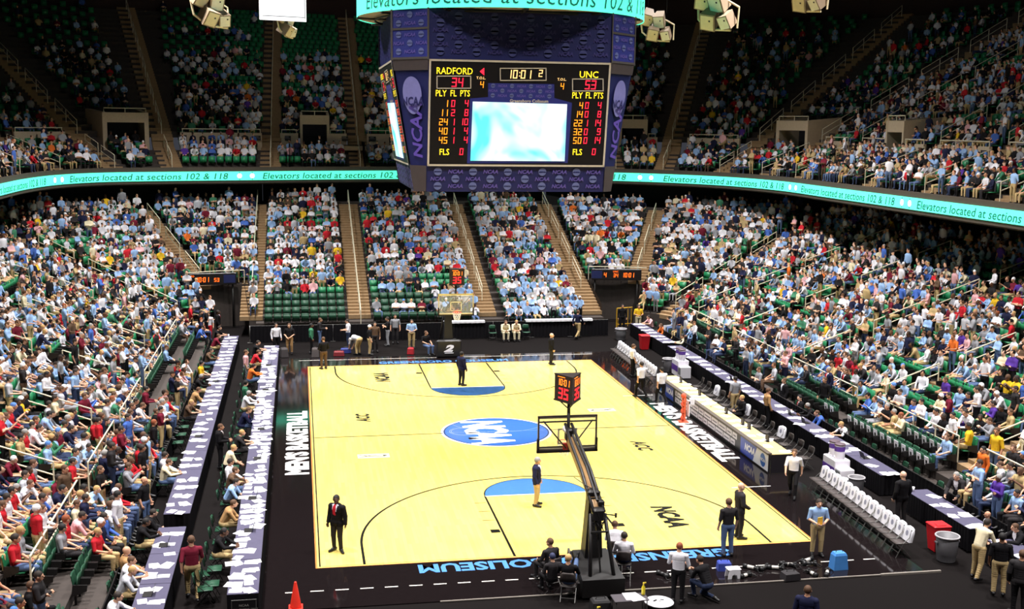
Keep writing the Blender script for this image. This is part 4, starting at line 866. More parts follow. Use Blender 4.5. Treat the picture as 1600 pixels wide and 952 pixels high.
# the rest of the crowd: one object
def crowd_object(name, ps, label):
    Vs, LI, LS, CO = [], [], [], []; off = 0
    groups = {}
    for p in ps:
        pose = CROWDPOSES[5+int(rng.integers(3))] if p['stand'] else CROWDPOSES[int(rng.choice(5, p=[.3, .25, .2, .17, .08]))]
        l = 0 if p['dist'] < 62 else 1 if p['dist'] < 88 else 2; groups.setdefault((pose, l), []).append(p)
    cmap = {k: np.array(lin(v)) for k, v in PALN.items()}; smap = [np.array(lin(c)) for c in SKINS]; hmap = {k: np.array(lin(v)) for k, v in HAIRS.items()}; shoe = np.array(lin((40, 36, 36)))
    for (pose, l), g in groups.items():
        V, F, Z = LODS[pose][l]; n = len(g); h = np.array([p['h'] for p in g]); c, s = np.cos(h), np.sin(h); sc_ = np.array([p['sc'] for p in g])
        off2 = np.array([(-math.sin(p['h0'])*.28, math.cos(p['h0'])*.28) if p['stand'] else (0, 0) for p in g])
        P = np.array([(p['x'], p['y'], p['z']) for p in g]); P[:, :2] += off2+rng.normal(0, .035, off2.shape); W3 = V[None]*sc_[:, None, None]*np.array([1.1, 1.08, 1])
        X = W3[..., 0]*c[:, None]-W3[..., 1]*s[:, None]+P[:, None, 0]; Y = W3[..., 0]*s[:, None]+W3[..., 1]*c[:, None]+P[:, None, 1]; Z3 = W3[..., 2]+P[:, None, 2]
        Vs.append(np.stack([X, Y, Z3], -1).reshape(-1, 3))
        fl_ = np.concatenate([np.array(f) for f in F]); ls = np.array([len(f) for f in F])
        LI.append((fl_[None]+np.arange(n)[:, None]*len(V)+off).ravel()); LS.append(np.tile(ls, n))
        pal = np.zeros((n, 7, 3))
        for i, p in enumerate(g):
            t, sk = cmap[p['top']]*rng.uniform(.85, 1.05), smap[p['skin']]; pal[i] = (sk, t, cmap[p['legs']], shoe, hmap[p['hair']], sk if p['short'] else t, cmap[p['legs']])
        CO.append(np.repeat(pal[:, Z].reshape(-1, 3), np.tile(ls, n), axis=0)); off += n*len(V)
    V = np.concatenate(Vs); LI = np.concatenate(LI); LS = np.concatenate(LS); CO = np.concatenate(CO)
    me = bpy.data.meshes.new(name); me.vertices.add(len(V)); me.vertices.foreach_set('co', V.ravel().astype(np.float32)); me.loops.add(len(LI)); me.loops.foreach_set('vertex_index', LI.astype(np.int32))
    me.polygons.add(len(LS)); me.polygons.foreach_set('loop_start', np.concatenate([[0], np.cumsum(LS)[:-1]]).astype(np.int32)); me.polygons.foreach_set('loop_total', LS.astype(np.int32)); me.update(calc_edges=True); me.polygons.foreach_set('use_smooth', np.ones(len(LS), bool))
    at = me.color_attributes.new('garment', 'FLOAT_COLOR', 'CORNER'); at.data.foreach_set('color', np.concatenate([CO, np.ones((len(CO), 1))], 1).ravel().astype(np.float32))
    m = bpy.data.materials.new('crowd_garments'); m.use_nodes = True; nt = m.node_tree; b = nt.nodes['Principled BSDF']; a = nt.nodes.new('ShaderNodeAttribute'); a.attribute_name = 'garment'; nt.links.new(a.outputs['Color'], b.inputs['Base Color']); b.inputs['Roughness'].default_value = .85; b.inputs['Specular IOR Level'].default_value = .2
    me.materials.append(m); o = bpy.data.objects.new(name, me); COL.objects.link(o); tag(o, label, 'crowd', None, 'stuff'); return o
crowd_object('crowd', [p for p in people if id(p) not in nearset], 'dense crowd of spectators filling the stands beyond the nearest rows')
# seats
def seat_parts(open_):
    bk, pn, sp = MB(), MB(), MB()
    w = .225
    for i in range(3):                                          # curved shell
        x0, x1 = -w+2*w*i/3, -w+2*w*(i+1)/3; c0, c1 = .035*(1-(abs(i-1.5)/1.5)**2) if 0 else 0, 0
    def shell(mb, prof, th):                                    # prof: list of (y, z) bottom to top, dished across x
        xs = [-w, -w*.5, 0, w*.5, w]; dish = [0, .018, .024, .018, 0]; V = []; n = len(prof)
        for side in (0, 1):
            for (y, z) in prof:
                for x, dd in zip(xs, dish): V.append((x, y-dd*(1 if prof[-1][1]-prof[0][1] > .2 else 0)-side*th*(1 if prof[-1][1]-prof[0][1] > .2 else 0), z-(dd+side*th)*(0 if prof[-1][1]-prof[0][1] > .2 else 1)))
        N = n*5; F = []
        for i in range(n-1):
            for j in range(4): a = i*5+j; F += [(a, a+1, a+6, a+5), (N+a, N+a+5, N+a+6, N+a+1)]
        ring = [i for i in range(5)]+[i*5+4 for i in range(1, n)]+[(n-1)*5+j for j in (3, 2, 1, 0)]+[i*5 for i in range(n-2, 0, -1)]
        for a, b in zip(ring, ring[1:]+ring[:1]): F.append((b, a, N+a, N+b))
        mb.add(V, F, 0, True)
    shell(bk, [(-.2, .40), (-.235, .6), (-.27, .82), (-.28, .86)], .03)
    if open_: shell(pn, [(.22, .44), (.0, .43), (-.2, .42)], .035)
    else: shell(pn, [(-.17, .44), (-.14, .66), (-.12, .80)], .035)
    for s in (-1, 1): sp.hexa([(s*.235-.015, -.3, .3), (s*.235+.015, -.3, .3), (s*.235+.015, .08, .44), (s*.235-.015, .08, .44), (s*.235-.015, -.26, .62), (s*.235+.015, -.26, .62), (s*.235+.015, .1, .6), (s*.235-.015, .1, .6)])
    sp.box((0, -.24, .18), (.06, .06, .36)); sp.box((0, -.24, .36), (.47, .05, .05))
    return bk, pn, sp
for p in PLACES: p.setdefault('dist', float(np.linalg.norm(np.array((p['x'], p['y'], p['z']))-CAM))); p['u'], p['v'], _ = project((p['x'], p['y'], p['z']+.6)); p['in'] = 0 < p['u'] < 1600 and 0 < p['v'] < 952
cand = sorted([p for p in PLACES if p['in'] and p['lvl'] == 'low'], key=lambda p: p['dist']*(1.55 if p.get('occ') else 1))[:300]
cs = {id(p) for p in cand}
SM = {}
for op in (0, 1):
    b, pn, sp = seat_parts(op)
    for col, mt in (('g', GREEN), ('d', DGREEN)):
        SM[op, col] = []
        for nm, mb, ma in (('backrest', b, mt), ('seat_pan', pn, mt), ('bracket', sp, DKST)): me = mb.mesh(nm); me.materials.append(ma); SM[op, col].append((nm, me))
for p in cand:
    t = thing('stadium_seat', f"{'occupied' if p.get('occ') else 'empty'} green seat, {place_words(p)}", 'seat', (p['x'], p['y'], p['z']), p['h0'] if 'h0' in p else p['h'], 'green seats nearest the camera')
    for nm, me in SM[1 if p.get('occ') else 0, 'd' if p['k'] < 0 else 'g']: o = bpy.data.objects.new(nm, me); COL.objects.link(o); o.parent = t
def seat_mass():
    def simple(op):
        m = MB(); m.box((0, -.25, .62), (.46, .06, .46)); m.box((0, .0, .43) if op else (0, -.16, .6), (.44, .42, .05) if op else (.44, .05, .36)); return np.array(m.v), m.f
    Vs, Fs = [], []; off = 0; MI = []
    for op in (0, 1):
        V, F = simple(op); g = [p for p in PLACES if id(p) not in cs and bool(p.get('occ')) == bool(op)]; h = np.array([p.get('h0', p['h']) for p in g]); c, s = np.cos(h), np.sin(h); P = np.array([(p['x'], p['y'], p['z']) for p in g])
        X = V[None, :, 0]*c[:, None]-V[None, :, 1]*s[:, None]+P[:, None, 0]; Y = V[None, :, 0]*s[:, None]+V[None, :, 1]*c[:, None]+P[:, None, 1]; Z = V[None, :, 2]+P[:, None, 2]
        Vs.append(np.stack([X, Y, Z], -1).reshape(-1, 3)); Fs.append((np.array(F)[None]+np.arange(len(g))[:, None, None]*len(V)+off).reshape(-1, 4)); MI.append(np.repeat([1 if p['lvl'] == 'low' and p['kind'] == 'F' and p['k'] < 2 or p['k'] < 0 else 0 for p in g], len(F))); off += len(g)*len(V)
    V = np.concatenate(Vs); F = np.concatenate(Fs); me = bpy.data.meshes.new('seat_rows'); me.vertices.add(len(V)); me.vertices.foreach_set('co', V.ravel().astype(np.float32)); me.loops.add(F.size); me.loops.foreach_set('vertex_index', F.ravel().astype(np.int32)); me.polygons.add(len(F))
    me.polygons.foreach_set('loop_start', np.arange(0, F.size, 4, dtype=np.int32)); me.polygons.foreach_set('loop_total', np.full(len(F), 4, np.int32)); me.materials.append(GREEN); me.materials.append(DGREEN); me.polygons.foreach_set('material_index', np.concatenate(MI).astype(np.int32)); me.update(calc_edges=True)
    o = bpy.data.objects.new('seat_rows', me); COL.objects.link(o); tag(o, 'rows of green stadium seats behind and above the nearest rows', 'seats', None, 'stuff')
seat_mass()

# ================================================================ HANDRAILS
def handrail(P, Q, label, group, z=.92, double=True):
    """sloping rail from P to Q (floor points)"""
    P, Q = Vector(P), Vector(Q); o = MB(); u = Vector((0, 0, 1)); e = (Q-P)
    o.tube([P+u*(z-.12), P+u*z, Q+u*z, Q+u*(z-.12)], .028, 6)
    if double: o.tube([P+u*(z*.55), Q+u*(z*.55)], .024, 6)
    r = o.build('handrail', RAIL); tag(r, label, 'handrail', group)
    n = max(2, int(e.length/1.4)+1)
    for i in range(n):
        q = P+e*(i/(n-1)); m = MB(); m.tube([q, q+u*z], .026, 6); m.build('post', RAIL, r)
def lowpt(kind, t, d): x, y, *_ = low(kind, t, d); return (x, y, Z0+RISE/RUN*d)
for kind in 'LR':
    for i, t in enumerate(AI[kind]):
        for j, (d0, d1) in enumerate(((.9, 3.2), (4.4, 6.6), (7.6, 9.8), (10.9, 12.8))):
            P, Q = lowpt(kind, t, d0), lowpt(kind, t, d1)
            if visible(*P, 0, 0) or visible(*Q, 0, 0): handrail(P, Q, f"cream aisle handrail on {SIDE[kind]} stand, {nth(i)} aisle from the camera, {nth(j)} section up", 'aisle handrails')
for i, (t, segs) in enumerate(zip(AI['F'], ([(.6, 16)], [(-1.2, 16)], [(1.5, 4.2), (5, 8), (8.8, 12), (12.8, 15.5)], [(3, 5.5), (6.5, 9), (10, 12.5), (13.5, 15.8)]))):
    for j, (a, b) in enumerate(segs): handrail(lowpt('F', t, a), lowpt('F', t, b), f"cream aisle handrail on the far end, {nth(i)} aisle from left, {nth(j)} section up", 'aisle handrails', double=i > 1)
for kind in ('CL', 'CR'):
    for i, t in enumerate(AI[kind]):
        for j, (a, b) in enumerate(((4.4, 6.8), (7.8, 10.4), (11.5, 14)) if i == 0 else ((1, 3.4), (4.4, 7), (8, 10.5))): handrail(lowpt(kind, t, a), lowpt(kind, t, b), f"cream aisle handrail in {SIDE[kind]}, {'inner' if i == 0 else 'outer'} aisle, {nth(j)} section up", 'aisle handrails')
    a, b = VOM[kind]; q = MB()
    pts = [low(kind, t, VOMK*RUN-.1) for t in np.linspace(a, b, 8)]; z = rowz(VOMK)
    q.tube([(x, y, z+.9) for x, y, _, _ in pts], .03)
    for x, y, *_ in pts[::2]: q.tube([(x, y, z), (x, y, z+.9)], .026)
    o = q.build('tunnel_rail', RAIL); tag(o, f"cream guard rail around the {SIDE[kind]} tunnel mouth", 'rail')
for sgn, nm in ((-1, 'left'), (1, 'right')):                     # guard rails between the floor rows and the fixed stand
    A = AI['L' if sgn < 0 else 'R']; ed = [-10]+A+[34.5]
    for i, (a, b) in enumerate(zip(ed[:-1], ed[1:])):
        P, Q = (sgn*14.72, a+.75, 1.22), (sgn*14.72, b-.75, 1.22)
        if b-a > 2 and (visible(*P, 0, 0) or visible(*Q, 0, 0)): handrail(P, Q, f"cream guard rail along the foot of the {nm} stand, {nth(i)} length from the camera", 'guard rails', .95)
for i, s in enumerate(AISLE_UP):
    for zone, segs in (('f', [(.6, 2.2), (2.6, 4.2)]), ('u', [(5.2, 8), (9, 12), (13, 16), (17, 20), (21, 24)])):
        if 88 < s < 119: segs = [(.6, 4.2)] if zone == 'f' else [(5.2, 24)]
        for j, (a, b) in enumerate(segs):
            def pt(d): x, y, *_ = up(s, d); return (x, y, 9.5+.375*(d-.45) if d < 4.7 else uz(0)+.55*(d-UD))
            if visible(*pt(a), 0, 0) or visible(*pt(b), 0, 0): handrail(pt(a), pt(b), f"upper deck aisle handrail, {nth(i)} aisle from the left end, {nth(j+(2 if zone=='u' else 0))} section up", 'aisle handrails of the upper deck', double=not 88 < s < 119)
# ================================================================ PRESS TABLES, CHAIRS, PAPERS
SKIRT = M('black_table_skirt', (16, 14, 18), .9, noise=.3, scale=18, spec=.15)
def folds(mb, p, q, z0, z1, amp=.018, per=.16, mi=0):
    """pleated cloth from p to q"""
    p, q = Vector((*p, 0)), Vector((*q, 0)); L = (q-p).length; u = (q-p)/L; n = Vector((-u.y, u.x, 0)); k = max(2, int(L/per*4)); V = []
    for i in range(k+1):
        b = p+u*(L*i/k); o = math.sin(i*PI/2)*amp
        V += [b+n*(o*1.6)+Vector((0, 0, z0)), b+n*(o*.3)+Vector((0, 0, z1))]
    mb.add(V, [(2*i, 2*i+2, 2*i+3, 2*i+1) for i in range(k)], mi, True)
def press_table(x, y0, y1, label, front, group, top=PLUM):
    t = thing('press_table', label, 'table', (x, (y0+y1)/2, 0), 0, group); L = y1-y0; w = .8
    m = MB(); m.box((0, 0, .735), (w, L, .03), 0, bev=.008); m.build('tabletop', top, t)
    m = MB(); folds(m, (front*w/2, -L/2), (front*w/2, L/2), .01, .735)
    folds(m, (-front*w/2, -L/2), (front*w/2, -L/2), .01, .735); m.build('skirt', SKIRT, t)
    m = MB()
    for sy in (-1, 1):
        for sx in (-1, 1): m.tube([(sx*.3, sy*(L/2-.2), 0), (sx*.3, sy*(L/2-.2), .72)], .02)
    m.build('frame', STEEL, t); return t
pm = []
for k in range(4):                                              # loose sheets, slightly fanned
    m = MB(); w, h = ((.216, .28), (.22, .3), (.3, .22), (.24, .34))[k]
    for j in range((1, 2, 3, 2)[k]):
        a = .25*j*(1 if k % 2 else -1); c, s = math.cos(a), math.sin(a); z = .0015+.002*j; ox, oy = .05*j, .06*j*(-1)**j
        P = [(c*x-s*y+ox, s*x+c*y+oy) for x, y in ((-w/2, -h/2), (w/2, -h/2), (w/2, h/2), (-w/2, h/2))]; m.slab(P, z-.0015, z)
    me = m.mesh('paper_sheet'); me.materials.append(WHITE); pm.append(me)
npap = 0
def papers(x, y0, y1, z, dens, where, cap=290):
    global npap
    for y in np.arange(y0+.15, y1-.1, .42/dens):
        for dx in (-.22, .12):
            if rng.random() > .86 or npap >= cap: continue
            o = bpy.data.objects.new('paper_sheet', pm[int(rng.integers(4))]); COL.objects.link(o); o.location = (x+dx+rng.uniform(-.06, .06), y+rng.uniform(-.1, .1), z); o.rotation_euler = (0, 0, rng.normal(0, .25)+PI/2*(rng.random() < .4)); o.scale = (1.12, 1.12, 1)
            tag(o, 'white paper sheets lying on the '+where, 'paper', 'papers on the '+where); npap += 1
fcp = {}
def chair_mesh(green):
    S, B, F = MB(), MB(), MB(); w = .22
    V = [(x, y, .45-.02*(1-(x/w)**2)-(0.015 if y < -.1 else 0)) for y in (-.2, 0, .2) for x in (-w, -w/2, 0, w/2, w)]; n = len(V)
    V += [(x, y, z-.025) for x, y, z in V]; Fq = [(i*5+j, i*5+j+1, i*5+j+6, i*5+j+5) for i in range(2) for j in range(4)]; Fq += [tuple(n+k for k in f[::-1]) for f in Fq]
    ring = [0, 1, 2, 3, 4, 9, 14, 13, 12, 11, 10, 5]; Fq += [(b, a, n+a, n+b) for a, b in zip(ring, ring[1:]+ring[:1])]; S.add(V, Fq, 0, True)
    pts = []
    for (z, ww) in ((.58, .21), (.72, .215), (.8, .2), (.855, .14)): pts += [(x*ww/.21, -.22-.05*(z-.5)/.3-.03*(1-(x/.21)**2), z) for x in (-.21, -.1, 0, .1, .21)]
    n = len(pts); V = pts+[(x, y-.025, z) for x, y, z in pts]; Fq = [(i*5+j, i*5+j+5, i*5+j+6, i*5+j+1) for i in range(3) for j in range(4)]; Fq += [tuple(n+k for k in f[::-1]) for f in Fq]
    ring = [0, 1, 2, 3, 4, 9, 14, 19, 18, 17, 16, 15, 10, 5]; Fq += [(a, b, n+b, n+a) for a, b in zip(ring, ring[1:]+ring[:1])]; B.add(V, Fq, 0, True)
    for s in (-1, 1):
        F.tube([(s*.215, .2, 0), (s*.215, -.02, .43), (s*.21, -.22, .62), (s*.2, -.28, .86)], .013, 6); F.tube([(s*.2, -.28, 0), (s*.2, .0, .3), (s*.2, .17, .43)], .013, 6)
    F.tube([(-.21, .12, .16), (.21, .12, .16)], .01); F.tube([(-.2, -.2, .09), (.2, -.2, .09)], .01); return S, B, F
cS, cB, cF = chair_mesh(True)
CM = {}
for key, (a, b) in {'green': (DGREEN, DGREEN), 'black': (M('brown_black_vinyl', (62, 54, 52), .5), M('brown_black_vinyl', (62, 54, 52), .5))}.items():
    CM[key] = []
    for nm, mb, mt in (('seat', cS, a), ('backrest', cB, b), ('frame', cF, STEEL if key == 'black' else DKST)): me = mb.mesh(nm); me.materials.append(mt); CM[key].append((nm, me))
cv = MB()                                                        # slip cover on a bench chair
V = []
for (z, ww) in ((.46, .235), (.6, .24), (.76, .235), (.86, .19), (.895, .1)):
    for s in (1, -1): V += [(x*ww/.235, (-.2-.06*(z-.5)/.3 if s > 0 else -.31-.06*(z-.5)/.3)+.0*x, z) for x in ((-.235, -.12, 0, .12, .235) if s > 0 else (.235, .12, 0, -.12, -.235))]
cv.add(V, [(i*10+j, i*10+(j+1) % 10, i*10+10+(j+1) % 10, i*10+10+j) for i in range(4) for j in range(10)]+[tuple(range(40, 50))], 0, True)
cvm = cv.mesh('slip_cover'); cvm.materials.append(M('white_slip_cover', (236, 234, 242), .75, noise=.03))
cl = MB(); cl.add([(.075*math.cos(a), -.205-.06*(.7+.075*math.sin(a)-.5)/.3+.008, .7+.085*math.sin(a)) for a in np.linspace(0, 2*PI, 17)[:-1]][::-1], [tuple(range(16))]); clm = cl.mesh('cover_emblem'); clm.materials.append(M('grey_emblem', (150, 150, 170), .7))
def chair(x, y, face, kind, label, group, cover=False):
    t = thing('folding_chair', label, 'chair', (x, y, 0), face, group)
    for nm, me in CM[kind]: o = bpy.data.objects.new(nm, me); COL.objects.link(o); o.parent = t
    if cover:
        o = bpy.data.objects.new('slip_cover', cvm); COL.objects.link(o); o.parent = t; o['label'] = 'white cloth cover over the chair back'; e = bpy.data.objects.new('cover_emblem', clm); COL.objects.link(e); e.parent = o
    return t
# left tables
for i in range(14): press_table(-9.65, -3.5+2.47*i, -3.5+2.47*i+2.44, f"press table covered in papers, {nth(i)} from near end of left courtside row", 1, 'left courtside tables')
papers(-9.65, -3.5, 31, .752, .85, 'left courtside press tables', 140)
segsB = [(-4.7, 2.0, 3), (3.2, 34.3, 13)]; c = 0
for a, b, n in segsB:
    L = (b-a)/n
    for i in range(n): press_table(-11.95, a+L*i, a+L*i+L-.03, f"press table with papers, {nth(c)} from near end of left rear row", 1, 'left rear tables'); c += 1
    papers(-11.95, a, b, .752, .5, 'left rear press tables', 230)
c = 0
for a, b, n in ((-7.2, -2.6, 2), (-1.7, 2.2, 2), (3.9, 28.5, 10), (29.3, 36.0, 3)):
    L = (b-a)/n
    for i in range(n): press_table(12.42, a+L*i, a+L*i+L-.03, f"press table with papers, {nth(c)} from near end of right rear row", -1, 'right rear tables'); c += 1
    papers(12.42, a, b, .752, .42, 'right rear press tables', 275)
# scorer's table
st = thing('scorers_table', "long scorer's table with advertising front along the right sideline", 'table', (9.55, 13.9, 0))
m = MB(); m.box((.05, 0, .735), (.86, 13.9, .03), 0, bev=.008); m.build('tabletop', M('maple_tabletop', (216, 190, 128), .45), st)
m = MB(); m.box((-.43, 0, .77), (.2, 13.92, .06), 0, bev=.01); m.build('front_ledge', GUNM, st)
m = MB(); m.box((-.42, 0, .37), (.05, 13.9, .72), 0); m.box((.1, -6.93, .37), (.9, .03, .72), 0); m.build('front_panel', M('dark_front_panel', (26, 22, 28), .4), st)
def adface(mb, y0, y1, z0, z1, mi=0, e=.0): mb.add([(-.45-e, y1, z0), (-.45-e, y0, z0), (-.45-e, y0, z1), (-.45-e, y1, z1)], [(0, 1, 2, 3)], mi)
for nm, y0, y1, f in (('near_advert', -6.9, -4.1, -1), ('far_advert', 4.5, 6.9, 1)):
    m = MB(); adface(m, y0, y1, .06, .7, 0)
    ya, yb = (y0+1.1, y1) if f < 0 else (y0, y1-1.1); m.add([(-.452, yb, .06), (-.452, ya+.4*(f < 0), .06), (-.452, ya, .7), (-.452, yb, .7)], [(0, 1, 2, 3)], 1)
    yd = y0+.5 if f < 0 else y1-.5; m.add([(-.454, yd-.26*math.cos(a), .38+.26*math.sin(a)) for a in np.linspace(0, 2*PI, 25)[:-1]], [tuple(range(24))], 2)
    put_text(m, 'NCAA', lambda x, y: (-.456, yd-x, .32+y), 0, size=.17, bold=.008)
    yt = (ya+yb)/2-.1; put_text(m, 'NCAA', lambda x, y: (-.456, yt-x, .3+y), 0, size=.36, bold=.02, shear=.2)
    m.build('advert_panel', [M('white_panel', (232, 232, 240), .35, noise=.03), M('panel_blue', (48, 74, 176), .35, noise=.2, scale=3), M('panel_disc_blue', (36, 92, 170), .35)], st, 'white and blue NCAA advertising panel')
m = MB()
for r in range(2):
    y = -3.7+.2*r
    while y < 4.0:
        w = (.62, .9, .5, .75)[int(rng.integers(4))]; adface(m, y, min(y+w, 4.2), .42-.3*r, .66-.3*r, 0, .004); adface(m, y+.12, min(y+w-.1, 4.0), .5-.3*r, .56-.3*r, 1, .006); y += w+.06
m.build('sponsor_plates', [M('white_plate', (214, 208, 212), .5), M('grey_print', (120, 116, 126), .6)], st, 'rows of small white sponsor plates')
papers(9.7, 7.2, 20.6, .752, .55, "scorer's table", 300)
PURPLE = M('purple_print', (92, 56, 150), .5, noise=.03); GREYP = M('grey_plastic', (96, 94, 98), .5); REDP = M('red_plastic', (196, 30, 38), .45)
# chairs
for i in range(14): chair(10.02-.02*i, 4.75-.49*i, PI/2+random.uniform(-.04, .04), 'black', f"black bench chair with white back cover, {nth(i)} from far end of near team bench", 'near team bench', True)
for i in range(15): chair(9.25-.01*i, 29.4-.5*i, PI/2+random.uniform(-.04, .04), 'black', f"black bench chair with white back cover, {nth(i)} from far end of far team bench", 'far team bench', True)
for i in range(14): chair(10.75, 7.4+.95*i, PI/2+random.uniform(-.2, .2), 'black', f"black chair behind the scorer's table, {nth(i)} from near end", "chairs behind the scorer's table", i % 4 == 3)
LA = [29.66, 27.18, 23.44, 19.61, 17.73, 14.8, 11.07, 7.09, 6.18, 5.04, .13]
LB = [34.5, 32.05, 27.77, 24.36, 21.4, 18.77, 16.37, 8.29, 7.46, 2.13, 1.22, -1.17, -1.81, -2.46, -4.27]
RR_ = [35.63, 32.83, 28.99, 13.66, 12.35, 11.19, 9.22, -2.8]
def press_chairs(x, face, ys, y0, y1, step, where, n0=0):
    pos = list(ys)
    for y in np.arange(y0, y1, step):
        if all(abs(y-q) > .5 for q in pos) and rng.random() < .7: pos.append(float(y))
    for i, y in enumerate(sorted(pos)): chair(x, y, face, 'green', f"dark green folding chair, {nth(i)} from the near end {where}", 'press chairs '+where)
press_chairs(-10.55, -PI/2, LA, -3, 31, 1.1, 'behind the left courtside tables')
press_chairs(-12.85, -PI/2, LB, -4, 33, 1.2, 'behind the left rear tables')
press_chairs(13.3, PI/2, RR_, -1.4, 35.5, .8, 'behind the right rear tables')
